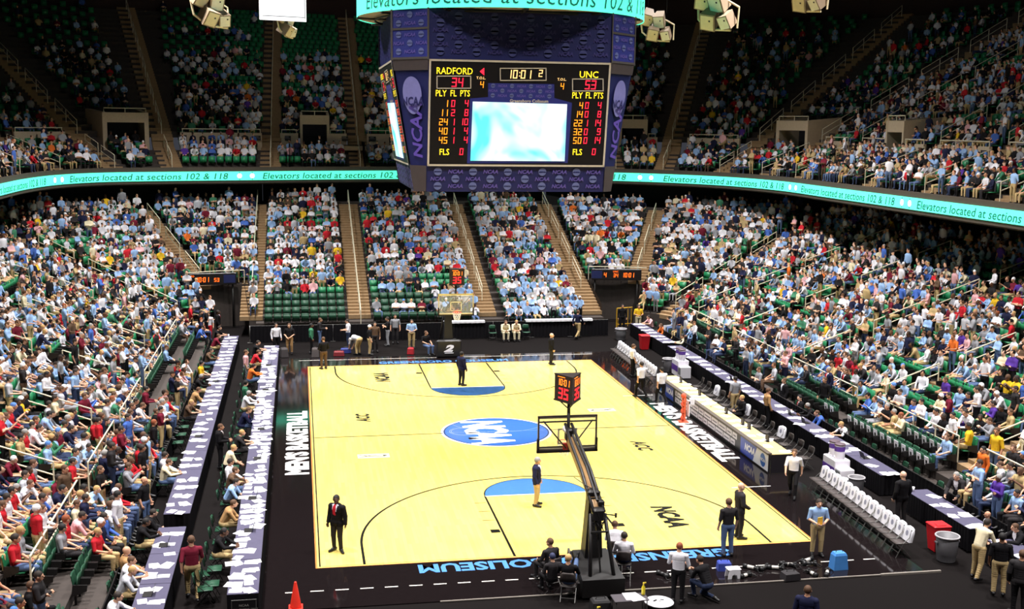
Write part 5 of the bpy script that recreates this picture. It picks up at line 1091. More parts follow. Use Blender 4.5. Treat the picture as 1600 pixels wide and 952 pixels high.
# ================================================================ FLOOR PEOPLE
FWD, BACK, LFT, RGT = 0, PI, PI/2, -PI/2       # +Y away from camera, -Y towards it, -X, +X
FP = [('stand_look_left', (-7.08, 1.19), 2.5, 'black', 'suit', 'charcoal', 'black', 5, 'man in dark suit and red tie standing at the near left court corner', 1.03, 'red'),
 ('stand_turn', (-.26, 4.51), RGT-.4, 'navy', 'suit', 'khaki', 'grey', 0, 'man in navy blazer and khaki trousers standing on the near free throw circle', 1.0, None),
 ('stand', (-.27, 23.2), RGT+.6, 'navy', 'suit', 'charcoal', 'black', 4, 'man in dark suit standing in the far key under the far hoop', 1.0, None),
 ('stand', (5.24, 27.71), RGT, 'black', 'suit', 'charcoal', 'bald', 3, 'bald man in dark suit standing at far baseline right of the hoop', 1.0, 'red'),
 ('clasp', (-6.91, 28.02), .4, 'black', 'long', 'brown', 'brown', 0, 'man in dark clothes seen from behind at far left court corner', 1.0, None),
 ('clasp', (5.45, .5), RGT, 'charcoal', 'suit', 'charcoal', 'bald', 3, 'bald man in dark suit standing at the near right of the court', 1.05, None),
 ('stand', (4.53, -.91), .1, 'charcoal', 'short', 'denim', 'brown', 0, 'man in dark brown shirt and jeans seen from behind on blue lettering', 1.05, None),
 ('hold', (7.25, -1.27), BACK-.2, 'light blue', 'short', 'khaki', 'dark', 0, 'man in light blue shirt holding a yellow folder near right corner', 1.05, None),
 ('walk', (8.89, 4.25), 2.6, 'white', 'short', 'black', 'brown', 0, 'person in white shirt and black trousers walking past near team bench', 1.0, None),
 ('walk', (7.86, 19.52), .3, 'white', 'short', 'black', 'dark', 0, "person in white shirt, left of two walking by the scorer's table", 1.02, None),
 ('walk', (8.45, 18.2), .2, 'white', 'short', 'black', 'black', 0, "person in white shirt, right of two walking by the scorer's table", 1.02, None),
 ('stand', (8.8, 24.2), RGT, 'white', 'short', 'black', 'brown', 0, 'person in white shirt standing at the far team bench chairs', 1.0, None),
 ('walk', (-11.05, -1.9), .15, 'maroon', 'short', 'khaki', 'brown', 1, 'man in maroon shirt walking between the two left press rows', 1.05, None),
 ('stand', (11.2, .92), .2, 'black', 'suit', 'charcoal', 'bald', 3, 'bald man in black suit standing in the gap between right tables', 1.05, None),
 ('sit_turn', (-1.25, -2.2), .4, 'charcoal', 'long', 'charcoal', 'brown', 1, 'person in dark shirt sitting left of the near hoop base', 1.0, None),
 ('legs_up', (-.95, -3.3), -.35, 'black', 'short', 'denim', 'blond', 0, 'person in dark shirt sitting with legs propped on the hoop base', 1.0, None),
 ('sit', (-1.35, -3.0), .2, 'charcoal', 'long', 'black', 'navy cap', 0, 'person in dark grey cap crouched low behind the seated photographer', .9, None),
 ('sit_lean', (.95, -1.15), -.2, 'white', 'short', 'navy', 'brown', 0, 'sitting person in white shirt beside the hoop stand, farther of two', 1.0, None),
 ('sit', (.98, -2.0), -.3, 'white', 'long', 'navy', 'dark', 0, 'sitting person in white shirt beside the hoop stand, nearer of two', 1.0, None),
 ('hold', (1.95, -4.0), -.5, 'white', 'short', 'black', 'red hair', 0, 'person in white shirt and striped black trousers by the round white board', .98, None),
 ('kneel', (2.75, -3.9), .5, 'black', 'long', 'dark denim', 'dark', 0, 'photographer in black kneeling among cameras at the near baseline', 1.0, None),
 ('stand', (4.1, -7.45), -.6, 'navy', 'suit', 'charcoal', 'brown', 1, 'man whose head and dark shoulders show at the bottom edge', 1.0, None),
 ('lean', (11.1, -3.7), -1.2, 'cream', 'short', 'khaki', 'dark', 0, 'man in cream shirt leaning on the near right press table', 1.05, None),
 ('stand', (11.0, -4.9), -.5, 'black', 'short', 'khaki', 'black', 4, 'man in black shirt and khaki trousers at the lower right', 1.05, None),
 ('stand_turn', (10.75, -6.2), -.6, 'charcoal', 'suit', 'black', 'brown', 1, 'man in dark suit in the bottom right corner', 1.05, None),
 ('stand', (-9.43, 32.6), BACK+.4, 'white', 'long', 'black', 'dark', 0, 'person in white shirt holding a cup by the left far drape', 1.0, None),
 ('clasp', (-8.7, 32.4), BACK-.2, 'black', 'short', 'tan', 'brown', 0, 'man in black shirt and tan trousers by the left far drape', 1.0, None),
 ('stand', (-7.5, 32.3), RGT, 'green', 'long', 'black', 'black', 4, 'person in green and white jacket near the far baseline', 1.0, None),
 ('hold', (-7.0, 34.4), RGT, 'charcoal', 'long', 'denim', 'brown', 0, 'person reading a white paper at the far drape', .98, None),
 ('hold', (-5.4, 33.6), LFT, 'white', 'short', 'dark denim', 'dark', 0, 'person in white shirt looking down by the far drape', 1.0, None),
 ('bend', (-4.95, 31.7), .8, 'silver', 'short', 'khaki', 'grey', 0, 'person in grey shirt bending over bags at far baseline', 1.0, None),
 ('stand', (-4.3, 31.5), RGT, 'black', 'short', 'khaki', 'white cap', 0, 'person in black shirt and white cap at far baseline', 1.0, None),
 ('stand', (-3.95, 32.4), BACK, 'brown', 'long', 'charcoal', 'dark', 0, 'person in brown jacket beside the white cap at far baseline', 1.0, None),
 ('crossed', (-3.1, 34.1), LFT, 'black', 'short', 'grey', 'dark', 0, 'person in black shirt and grey trousers near the far drape', 1.0, None),
 ('stand', (-2.6, 34.9), BACK, 'grey', 'short', 'charcoal', 'dark', 1, 'person in grey shirt against the far drape', 1.0, None),
 ('hold', (-1.8, 33.2), BACK, 'light blue', 'short', 'khaki', 'dark', 0, 'man in light blue shirt and khaki trousers left of far hoop', 1.0, None),
 ('sit_turn', (-1.15, 31.4), BACK+.5, 'black', 'short', 'denim', 'brown', 0, 'man in black shirt sitting on a crate beside far hoop base', 1.0, None),
 ('sit_lean', (4.0, 35.2), BACK, 'cream', 'long', 'cream', 'brown', 0, 'left of two people in cream sitting at the far drape', 1.0, None),
 ('sit_lean', (4.65, 35.2), BACK, 'cream', 'short', 'cream', 'blond', 0, 'right of two people in cream sitting at the far drape', 1.0, None),
 ('walk', (8.5, 35.2), -.9, 'navy', 'long', 'khaki', 'brown', 0, 'man in navy vest and khaki trousers walking by far right drape', 1.02, None),
 # right side
 ('stand', (11.75, 13.55), RGT, 'tan', 'long', 'black', 'brown', 1, 'man in tan jacket leaning over the right rear press table', 1.0, None),
 ('stand', (11.15, 15.85), .3, 'grey', 'short', 'khaki', 'black', 0, "man in grey shirt standing behind the scorer's table", 1.02, None),
 ('sit', (10.75, 14.0), PI/2, 'black', 'long', 'black', 'blond', 0, "person in black vest seated behind the scorer's table", 1.0, None),
 ('crossed', (13.1, 17.86), PI/2, 'grey', 'short', 'charcoal', 'brown', 0, 'man in grey shirt standing behind the right rear press tables', 1.0, None),
 ('stand', (13.3, 15.4), PI/2, 'black', 'suit', 'black', 'brown', 0, 'person in black jacket standing behind the right rear press tables', 1.0, None),
 ('lean', (13.3, 1.0), PI/2+.5, 'charcoal', 'suit', 'charcoal', 'grey', 3, 'grey-haired man in dark suit leaning over near right press table', 1.04, None),
 ('write', (12.95, -2.9), PI/2, 'black', 'suit', 'black', 'brown', 0, 'man in black suit sitting at the nearest right press table', 1.0, None),
 ('stand', (12.35, -2.1), PI/2-.5, 'navy', 'suit', 'black', 'bald', 1, 'bald man behind the end of the near right press table', .82, None),
 ('hold', (-11.1, 10.5), RGT, 'black', 'suit', 'black', 'brown', 1, 'man in black suit standing between left press rows with papers', 1.0, None),
 ('stand', (-13.0, 4.02), RGT-.4, 'black', 'short', 'denim', 'bald', 1, 'balding man in black shirt and jeans behind left rear tables', 1.0, None),
 ('stand', (-10.75, 24.9), RGT, 'pink', 'short', 'grey', 'brown', 0, 'person in pink and white top standing at left courtside tables', 1.0, None),
 ('sit_lean', (-10.5, 2.74), RGT, 'tan', 'long', 'khaki', 'brown', 0, 'man in tan jacket squatting at the left courtside table', 1.0, None),
 ('lean', (-10.7, 7.9), RGT+.3, 'cream', 'short', 'black', 'blond', 0, 'person in cream top leaning over the left courtside table', .95, None)]
for pose, (x, y), f, top, sty, legs, hair, sk, lab, h, tie in FP: person(pose, (x, y, .0), f, top, sty, legs, hair, sk, lab, None, h, tie)
ctop = {'A': ['black', 'red', 'orange', 'green', 'white', 'navy', 'charcoal', 'white', 'brown', 'light blue', 'black'], 'B': ['black', 'maroon', 'brown', 'yellow', 'black', 'tan', 'brown', 'white', 'cream', 'black', 'black', 'tan', 'white', 'silver', 'white'], 'R': ['pink', 'orange', 'cream', 'black', 'black', 'blue', 'white', 'black']}
for key, ys, x, f, where in (('A', LA, -10.52, RGT, 'left courtside table'), ('B', LB, -12.82, RGT, 'left rear table'), ('R', RR_[:-1], 13.27, PI/2, 'right rear table')):
    for i, y in enumerate(ys):
        pose = ['write', 'sit_lean', 'write', 'sit_turn'][i % 4]; hair = ['dark', 'brown', 'black', 'brown', 'blond', 'grey', 'dark'][(i*3) % 7]
        person(pose, (x, y, 0), f+random.uniform(-.3, .3), ctop[key][i], 'suit' if ctop[key][i] in ('black', 'navy', 'tan') and i % 2 else 'long' if i % 3 else 'short', ['charcoal', 'khaki', 'denim'][i % 3], hair if not (key == 'B' and i == 11) else 'bald', (0, 1, 0, 3, 4, 0)[i % 6],
               f"press person in {ctop[key][i]} seated at {where}, {nth(sorted(ys).index(y))} from the near end", 'press at the tables')

for k, (pose, x, y, f, top, sty, legs, hair, sk, lab) in enumerate([('crossed', 14.0, 17.0, PI/2, 'pink', 'short', 'navy', 'brown', 0, 'person in pink shirt with crossed arms by right stand rail'), ('stand', 13.9, 12.6, PI/2+.4, 'black', 'long', 'black', 'brown', 1, 'person in black top behind right rear tables, mid row'), ('stand', 14.4, 13.3, PI/2, 'navy', 'suit', 'khaki', 'grey', 0, 'man in navy blazer and khaki trousers at the right stand foot'), ('clasp', 15.0, 12.9, PI/2, 'black', 'suit', 'black', 'brown', 0, 'man in black suit and red tie at the right stand foot'),
    ('stand', 13.6, 20.6, PI/2, 'black', 'long', 'black', 'dark', 4, 'person in black standing behind right tables, mid distance'), ('hold', 13.7, 22.4, PI/2, 'charcoal', 'long', 'black', 'brown', 0, 'person in charcoal top standing behind right tables, further back'), ('hold', 12.9, 37.2, PI, 'yellow', 'short', 'cream', 'dark', 1, 'person in yellow shirt standing by the right corner tunnel'), ('stand', 11.9, 37.4, PI, 'black', 'long', 'black', 'black', 1, 'person in black standing by the right corner tunnel'),
    ('stand', -13.4, 36.8, PI, 'white', 'short', 'red hair' if 0 else 'red', 'dark', 0, 'person in white shirt and red trousers by left corner tunnel'), ('stand', -12.9, 37.6, RGT, 'black', 'suit', 'black', 'dark', 4, 'man in dark suit by the left corner tunnel'), ('hold', -13.6, 33.8, RGT, 'black', 'long', 'black', 'dark', 0, 'camera operator in black near the left corner tunnel')]):
    z = .62+.01 if abs(x) > 13.15 and y < 34 else 0
    if abs(x) > 13.9 and y < 34: z = .92
    person(pose, (x, y, z), f, top, sty, legs, hair, sk, lab)
t = thing('yellow_gate', 'yellow frame gate at the right corner tunnel', 'gate', (12.4, 38.6, 0), .3); m = MB(); YG = M('yellow_paint', (214, 164, 40), .5)
m.tube([(-.6, 0, 0), (-.6, 0, 1.3), (.6, 0, 1.3), (.6, 0, 0)], .04); m.build('frame', YG, t); m = MB()
for k in range(5): m.tube([(-.5+.25*k, 0, .1), (-.5+.25*k, 0, 1.28)], .02)
m.tube([(-.6, 0, .25), (.6, 0, .25)], .025); m.build('bars', YG, t)
for x0, x1, lab in ((.4, 2.9, 'white cloth strip on far drape under the hoop'), (5.4, 9.6, 'white cloth strip on the far drape before the band')):
    m = MB(); m.box(((x0+x1)/2, 36.05, 1.06), (x1-x0, .4, .05), bev=.015); folds(m, (x0, 35.85), (x1, 35.85), .96, 1.07, .01, .3); o = m.build('table_cloth', WHITE); tag(o, lab, 'cloth')
# ================================================================ THINGS ON THE FLOOR
def bin_(x, y, label, r=.27, h=.72):
    t = thing('trash_can', label, 'trash can', (x, y, 0)); m = MB(); m.lathe((0, 0, 0), [(r*.82, 0), (r*.9, .2), (r*.93, .22), (r, h-.06), (r*.94, h-.04), (r*.8, .05)], 24, caps=False); m.lathe((0, 0, 0), [(r*.8, .05), (.001, .05)], 24, caps=False); m.build('body', GREYP, t)
    m = MB(); m.tube([((r+.015)*math.cos(a), (r+.015)*math.sin(a), h-.04) for a in np.linspace(0, 2*PI, 25)], .028, 8); m.build('rim', M('light_grey_rim', (168, 164, 168), .5), t)
    m = MB()
    for s in (-1, 1): m.box((s*(r+.03), 0, h*.72), (.05, .14, .06), bev=.01)
    m.build('handle', GREYP, t)
bin_(11.0, -2.2, 'large grey trash can beside the red bin at lower right', .33, .8); bin_(11.15, 4.0, 'grey trash can beside the near drink coolers'); bin_(11.05, 34.6, 'dark grey trash can at the far end of the right tables', .33, .7); bin_(11.05, 25.3, 'grey trash can beside the far drink coolers')
for (x, y, lab) in ((11.2, -1.35, 'red square bin beside the large grey trash can'), (11.6, 31.5, 'tall red bin behind the far team bench')):
    t = thing('red_bin', lab, 'bin', (x, y, 0)); m = MB(); a, b = .2, .27; m.hexa([(-a, -a, 0), (a, -a, 0), (a, a, 0), (-a, a, 0), (-b, -b, .78), (b, -b, .78), (b, b, .78), (-b, b, .78)]); m.build('body', REDP, t); m = MB(); m.box((0, 0, .8), (.58, .58, .06), bev=.02); m.box((0, -.1, .84), (.3, .2, .02), bev=.008); m.build('lid', REDP, t)
def drink_station(x, y, lab):
    t = thing('drink_station', lab, 'drink cooler', (x, y, 0)); W_ = M('white_plastic', (232, 228, 236), .45, noise=.03)
    m = MB(); m.box((0, .1, .42), (.6, 1.0, .84), 0, bev=.02); m.box((-.31, .1, .42), (.012, .96, .3), 1); m.box((0, -.6, .3), (.55, .45, .6), 0, bev=.02); m.box((-.285, -.6, .36), (.012, .36, .36), 2); m.build('cabinet', [W_, PURPLE, M('grey_screen', (120, 124, 126), .3)], t)
    for i, dy in enumerate((.32, -.12)):
        m = MB(); m.lathe((0, dy, .84), [(.17, 0), (.19, .05), (.19, .5), (.17, .52)], 20, 0); m.lathe((0, dy, .84), [(.194, .3), (.194, .48)], 20, 1, caps=False); m.box((-.2, dy, .92), (.06, .05, .06), 0, bev=.01); m.build('drum', [W_, PURPLE], t)
        m = MB(); m.lathe((0, dy, 1.36), [(.2, 0), (.2, .04), (.17, .06)], 20); m.build('drum_lid', M('dark_drum_lid', (92, 74, 84), .5), t)
drink_station(11.35, 5.9, 'white drink station with two purple banded drums behind near bench'); drink_station(11.4, 24.2, 'white drink station with two purple banded drums behind far bench')
t = thing('bucket', 'white bucket on the floor beside the near drink station', 'bucket', (11.05, 4.75, 0)); m = MB(); m.lathe((0, 0, 0), [(.15, 0), (.18, .38), (.19, .38), (.19, .41), (.02, .42)], 20); m.build('pail', M('white_plastic', (232, 228, 236), .45, noise=.03), t); m = MB(); m.tube([(.19*math.cos(a), .05, .36-.22*math.sin(a)) for a in np.linspace(0, PI, 9)], .006); m.build('handle', STEEL, t)
# traffic cone and table sign
t = thing('traffic_cone', 'orange traffic cone on black floor at lower left', 'cone', (-8.31, -2.85, 0)); m = MB(); m.lathe((0, 0, 0), [(.16, .03), (.15, .06), (.035, .72), (.03, .73)], 20); m.build('cone', M('traffic_orange', (232, 50, 34), .45), t); m = MB(); m.box((0, 0, .016), (.38, .38, .032), bev=.01); m.build('base', M('traffic_orange', (232, 50, 34), .45), t)
t = thing('notice_board', 'black notice sign on the near end of left courtside tables', 'sign', (-9.62, -3.585, .36)); m = MB(); m.box((0, 0, 0), (.62, .03, .5), bev=.008); m.build('panel', M('sign_black', (22, 20, 22), .4), t); m = MB()
for z in (-.25, .25): m.box((0, -.012, z), (.64, .03, .02))
for x in (-.31, .31): m.box((x, -.012, 0), (.02, .03, .5))
m.build('frame', STEEL, t); m = MB()
for s_, z in (('NCAA', .1), ('MEDIA SEATING ONLY', 0), ('ROW A', -.1)): put_text(m, s_, lambda x, y: (x, -.02, z-.02+y), size=.07 if len(s_) > 8 else .09)
m.build('print', M('grey_sign_print', (150, 146, 140), .6), t)
# ball rack
t = thing('ball_rack', "upright orange ball rack standing in front of the scorer's table", 'rack', (8.42, 14.85, 0)); m = MB(); OR = M('orange_rack', (226, 98, 62), .5)
for y in (-.17, .17): m.box((0, y, .62), (.07, .06, 1.2), bev=.01)
for z in (.05, .35, .65, .95): m.box((0, 0, z), (.12, .36, .035), bev=.008)
m.box((0, 0, .02), (.4, .42, .04), bev=.01); m.build('frame', OR, t)
for z in (.2, .5, .8, 1.17): m = MB(); m.ball((-.02, 0, z), (.12, .12, .12), 16, 12); m.build('basketball', M('basketball_orange', (214, 84, 54), .6), t)
m = MB(); m.box((.2, -.02, .62), (.05, .3, .7), 0, bev=.01); m.box((.36, -.02, .92), (.2, .2, .3), 0, bev=.03); m.box((.2, -.175, .9), (.06, .01, .12), 1); m.build('white_towel_holder', [WHITE, DKST], t)
# camera gear along the near baseline
def camera(x, y, a, label, lens=.3, white=True):
    t = thing('camera', label, 'camera', (x, y, 0), a); m = MB(); m.box((0, 0, .07), (.15, .09, .11), bev=.015); m.box((0, 0, .14), (.07, .07, .04), bev=.01); m.build('body', M('camera_black', (26, 25, 27), .45), t)
    m = MB(); m.tube([(0, .04, .07), (0, .12, .07)], .045, 12, 0); m.tube([(0, .12, .07), (0, .12+lens*.6, .068)], .05, 12, 1); m.tube([(0, .12+lens*.6, .068), (0, .12+lens, .068)], .065, 14, 0, r2=.07); m.build('lens', [M('camera_black', (26, 25, 27), .45), M('lens_white' if white else 'lens_dark', (214, 208, 200) if white else (40, 38, 38), .45)], t)
    m = MB(); m.tube([(-.08, 0, .1), (-.16, -.1, .02), (-.05, -.2, .015), (.1, -.12, .015), (.08, 0, .1)], .012, 5); m.build('strap', DKST, t)
gear = [(5.0, -2.2, .8), (5.35, -2.05, 2.2), (5.75, -2.25, 1.2), (5.9, -1.95, 4.4), (6.2, -2.1, 1.0), (6.55, -1.85, 5.2), (6.85, -2.05, 1.4), (4.6, -2.55, 2.0), (2.2, -2.3, .6), (2.55, -2.2, 1.9), (2.95, -2.3, 5.0), (3.3, -2.1, .9), (7.0, -2.6, 2.6), (6.4, -2.6, 3.4)]
for i, (x, y, a) in enumerate(sorted(gear)): camera(x, y, a, f"camera with {'white' if i % 3 else 'dark'} lens on the near baseline floor, {nth(i)} from left", .34 if i % 2 else .24, i % 3 > 0)
t = thing('step_stool', 'small white step stool among cameras at near baseline', 'stool', (4.1, -2.55, 0)); m = MB(); m.box((0, 0, .27), (.4, .28, .035), bev=.012); m.build('top', WHITE, t)
for y in (-1, 1):
    m = MB(); P = [(-.2, 0), (-.09, 0), (-.07, .1), (0, .14), (.07, .1), (.09, 0), (.2, 0), (.16, .26), (-.16, .26)]; m.add([(x, y*.13-.01, z) for x, z in P]+[(x, y*.13+.01, z) for x, z in P], [tuple(range(9)), tuple(range(17, 8, -1))]+[(i, 9+i, 9+(i+1) % 9, (i+1) % 9) for i in range(9)]); m.build('leg_panel', WHITE, t)
for (x, y, c, lab, nm, d) in ((7.45, -2.35, (70, 138, 212), 'light blue plastic tote box at the near right baseline', 'tote_box', (.46, .34, .5)), (4.05, -1.95, (52, 70, 160), 'blue soft cooler beside the white step stool', 'cooler_bag', (.42, .3, .26)), (-2.0, 31.6, (176, 34, 44), 'red bag on floor left of the far hoop', 'equipment_bag', (.36, .3, .36)), (-6.0, 31.6, (120, 26, 34), 'dark red bag on the far baseline floor', 'equipment_bag', (.6, .4, .25)), (-5.6, 32.4, (44, 56, 130), 'blue bag behind the dark red bag at far baseline', 'equipment_bag', (.6, .35, .25)),
        (-7.3, 31.4, (92, 84, 84), 'grey upright case on the far baseline floor', 'equipment_case', (.4, .3, .5)), (-9.0, 31.6, (70, 64, 66), 'grey rounded case beside the left courtside tables', 'equipment_case', (.4, .4, .5)), (5.7, -2.9, (40, 36, 40), 'black camera bag at the near baseline right part', 'equipment_bag', (.5, .35, .22)), (-.3, -4.3, (28, 26, 28), 'black camera bag behind the near hoop base', 'equipment_bag', (.55, .4, .35)), (-11.0, -3.4, (22, 20, 22), 'black bag on the aisle floor between left press rows', 'equipment_bag', (.5, .35, .3))):
    t = thing(nm, lab, 'bag' if 'bag' in nm else 'box', (x, y, 0), random.uniform(-.3, .3)); m = MB(); a, b = d[0]/2, d[1]/2; k = .84 if nm == 'tote_box' else .9; tp = 1.0
    m.hexa([(-a, -b, 0), (a, -b, 0), (a, b, 0), (-a, b, 0), (-a*k, -b*k, d[2]*.85), (a*k, -b*k, d[2]*.85), (a*k, b*k, d[2]*.85), (-a*k, b*k, d[2]*.85)]); m.hexa([(-a*k, -b*k, d[2]*.85), (a*k, -b*k, d[2]*.85), (a*k, b*k, d[2]*.85), (-a*k, b*k, d[2]*.85), (-a*k*.8, -b*k*.8, d[2]), (a*k*.8, -b*k*.8, d[2]), (a*k*.8, b*k*.8, d[2]), (-a*k*.8, b*k*.8, d[2])]); m.build('body', M('fabric_'+lab.split()[0]+lab.split()[1], c, .6), t)
    m = MB(); m.tube([(-a*.5, 0, d[2]*.98), (-a*.4, 0, d[2]+.06), (a*.4, 0, d[2]+.06), (a*.5, 0, d[2]*.98)], .012); m.build('handle', DKST, t)
t = thing('round_board', 'round white board lying on the floor at bottom centre', 'board', (1.35, -4.25, .12), 0); m = MB(); m.lathe((0, 0, 0), [(.02, 0), (.38, 0), (.4, .02), (.38, .04), (.02, .04)], 32); m.build('disc', WHITE, t); m = MB(); m.box((-.1, .05, .045), (.14, .06, .006), rz=.6); m.box((.1, .08, .045), (.1, .05, .006), rz=-.4); m.box((0, -.02, .045), (.1, .03, .006)); m.build('print', BLINE, t); m = MB(); m.lathe((0, 0, -.12), [(.2, 0), (.22, .12)], 16); m.build('stand', DKST, t)
t = thing('side_table', 'small grey table with laptop behind the near hoop', 'table', (.45, -4.5, 0)); m = MB(); m.box((0, 0, .42), (.95, .5, .03), bev=.01); m.build('top', M('grey_table', (70, 64, 70), .6), t)
for sx in (-1, 1):
    for sy in (-1, 1): m = MB(); m.tube([(sx*.42, sy*.2, 0), (sx*.42, sy*.2, .41)], .018); m.build('leg', STEEL, t)
for (x, y, z, lab, c) in ((-.02, -2.9, .437, 'white printout stack on the small grey table', None),):
    o = bpy.data.objects.new('paper_sheet', pm[3]); COL.objects.link(o); o.location = (.5, -4.45, .437); o.scale = (1.6, 1.4, 1); tag(o, lab, 'paper')
for (x, y, z, lab, c, h) in ((.85, -4.4, .437, 'yellow bottle standing on the small grey table', (228, 206, 48), .34), (-.45, -4.6, 0, 'spray bottle with yellow nozzle on the floor at bottom centre', (170, 190, 170), .26)):
    t = thing('bottle', lab, 'bottle', (x, y, z)); m = MB(); m.lathe((0, 0, 0), [(.045, 0), (.05, .02), (.05, h*.6), (.02, h*.78), (.018, h*.85)], 14); m.build('body', M('bottle_'+lab[:6], c, .35), t); m = MB(); m.lathe((0, 0, h*.84), [(.022, 0), (.022, h*.16)], 10); m.box((.03, 0, h*.97), (.08, .025, .03)); m.build('nozzle', M('bottle_yellow', (228, 196, 60), .4), t)
chair(-.95, -3.35, -.35, 'black', 'chair of the photographer with propped legs', 'chairs at the near hoop'); chair(-1.25, -2.25, .4, 'black', 'chair of the person sitting left of near hoop base', 'chairs at the near hoop'); chair(.95, -1.15, -.2, 'black', 'chair of the farther white-shirted person beside near hoop', 'chairs at the near hoop'); chair(.98, -2.0, -.3, 'black', 'chair of the nearer white-shirted person beside near hoop', 'chairs at the near hoop'); chair(4.0, 35.2, PI, 'green', 'chair under the left cream-clad person', 'far drape chairs'); chair(4.65, 35.2, PI, 'green', 'chair under the right cream-clad person', 'far drape chairs'); chair(3.3, 35.4, PI, 'green', 'empty green chair left of the two cream-clad people', 'far drape chairs'); chair(5.35, 35.4, PI, 'green', 'green chair with papers right of cream-clad people', 'far drape chairs')
chair(-10.9, -1.2, -1.2, 'green', 'empty green chair pulled out from left courtside table, farther of two', 'loose chairs'); chair(-10.7, -2.2, -1.5, 'green', 'empty green chair pulled out from left courtside table, nearer of two', 'loose chairs')
t = thing('document_folder', 'yellow folder held by the man in light blue shirt', 'folder', (7.15, -1.62, 1.2), .3); m = MB(); m.box((0, 0, 0), (.2, .02, .27), bev=.005); m.build('cover', M('folder_yellow', (236, 190, 60), .6), t); m = MB(); m.box((0, .012, .0), (.18, .008, .25)); m.build('pages', WHITE, t)
# laptops and monitors on tables
def laptop(x, y, face, label):
    t = thing('laptop', label, 'laptop', (x, y, .752), face); m = MB(); m.box((0, 0, .012), (.34, .24, .02), bev=.005); m.box((0, -.01, .024), (.29, .12, .004), bev=.001); m.build('keyboard_base', DKST, t); m = MB(); R = Matrix.Rotation(-.3, 3, 'X'); m.box((0, .15, .13), (.34, .015, .23), 0, R=R); m.box((0, .143, .13), (.3, .004, .19), 1, R=R); m.build('screen', [DKST, M('laptop_screen', (90, 110, 150), .2)], t)
for i, y in enumerate((1.3, 4.4, 9.0, 13.2, 20.2, 25.7)): laptop(-9.7, y, -PI/2, f"open laptop on left courtside tables, {nth(i)} from the near end")
for i, y in enumerate((-3.2, .4, 12.4, 22.3)): laptop(-12.05, y, -PI/2, f"open laptop on left rear tables, {nth(i)} from the near end")
for i, y in enumerate((6.0, 11.2, 12.6, 19.5)): laptop(12.5, y, PI/2, f"open laptop on right rear tables, {nth(i)} from the near end")
for i, y in enumerate((8.7, 10.6, 11.3, 13.2, 16.6, 19.3)):
    t = thing('desk_monitor', f"small monitor on the scorer's table, {nth(i)} from the near end", 'monitor', (9.75, y, .752), PI/2); m = MB(); m.box((0, 0, .16), (.3, .05, .24), bev=.01); m.box((0, -.028, .16), (.26, .006, .19), 1); m.build('screen', [DKST, M('laptop_screen', (90, 110, 150), .2)], t); m = MB(); m.box((0, 0, .01), (.18, .14, .02), bev=.005); m.tube([(0, 0, .02), (0, 0, .06)], .02); m.build('stand', DKST, t)
for i, (x, y) in enumerate(((12.2, 2.0), (-12.1, 33.9), (9.6, 17.6), (9.5, 14.4))): m = MB(); t = thing('paper_cup', f"paper cup on a table, {['near right press row', 'far end of left rear row', 'scorer table far half', 'scorer table middle'][i]}", 'cup', (x, y, .752)); m.lathe((0, 0, 0), [(.035, 0), (.05, .14)], 14); m.build('cup', WHITE, t); m = MB(); m.lathe((0, 0, .14), [(.053, 0), (.053, .012), (.04, .02)], 14); m.build('lid', WHITE, t)
# loose posts of the drape lines and far drape
for i, (a, b) in enumerate([(-11.0+2.4*k, -11.0+2.4*(k+1)) for k in range(9)]):
    t = thing('drape_barrier', f"black drape barrier section under the far stand, {nth(i)} from left", 'drape', ((a+b)/2, 35.95, 0), 0, 'far drape line'); m = MB(); folds(m, (-1.2, 0), (1.2, 0), .01, 1.0, .03, .22); m.build('cloth', SKIRT, t)
    m = MB(); m.tube([(-1.2, .02, 0), (-1.2, .02, 1.02)], .025, 8); m.tube([(-1.2, .02, 1.0), (1.2, .02, 1.0)], .02); m.box((-1.2, 0, .01), (.3, .3, .02)); m.build('frame', STEEL, t)
for sgn, nm in ((-1, 'left'), (1, 'right')):
    for i in range(13):
        a = -8+3.2*i; t = thing('drape_barrier', f"black drape along the foot of the {nm} stand, {nth(i)} section from near end", 'drape', (sgn*13.06, a+1.6, 0), 0, 'stand foot drapes'); m = MB(); folds(m, (0, -1.6), (0, 1.6), .0, .9 if sgn > 0 else .72, .03, .25); m.build('cloth', SKIRT, t); m = MB(); z = .92 if sgn > 0 else .74; m.tube([(0, -1.6, z), (0, 1.6, z)], .02); m.tube([(0, -1.6, 0), (0, -1.6, z)], .02); m.build('frame', DKST, t)
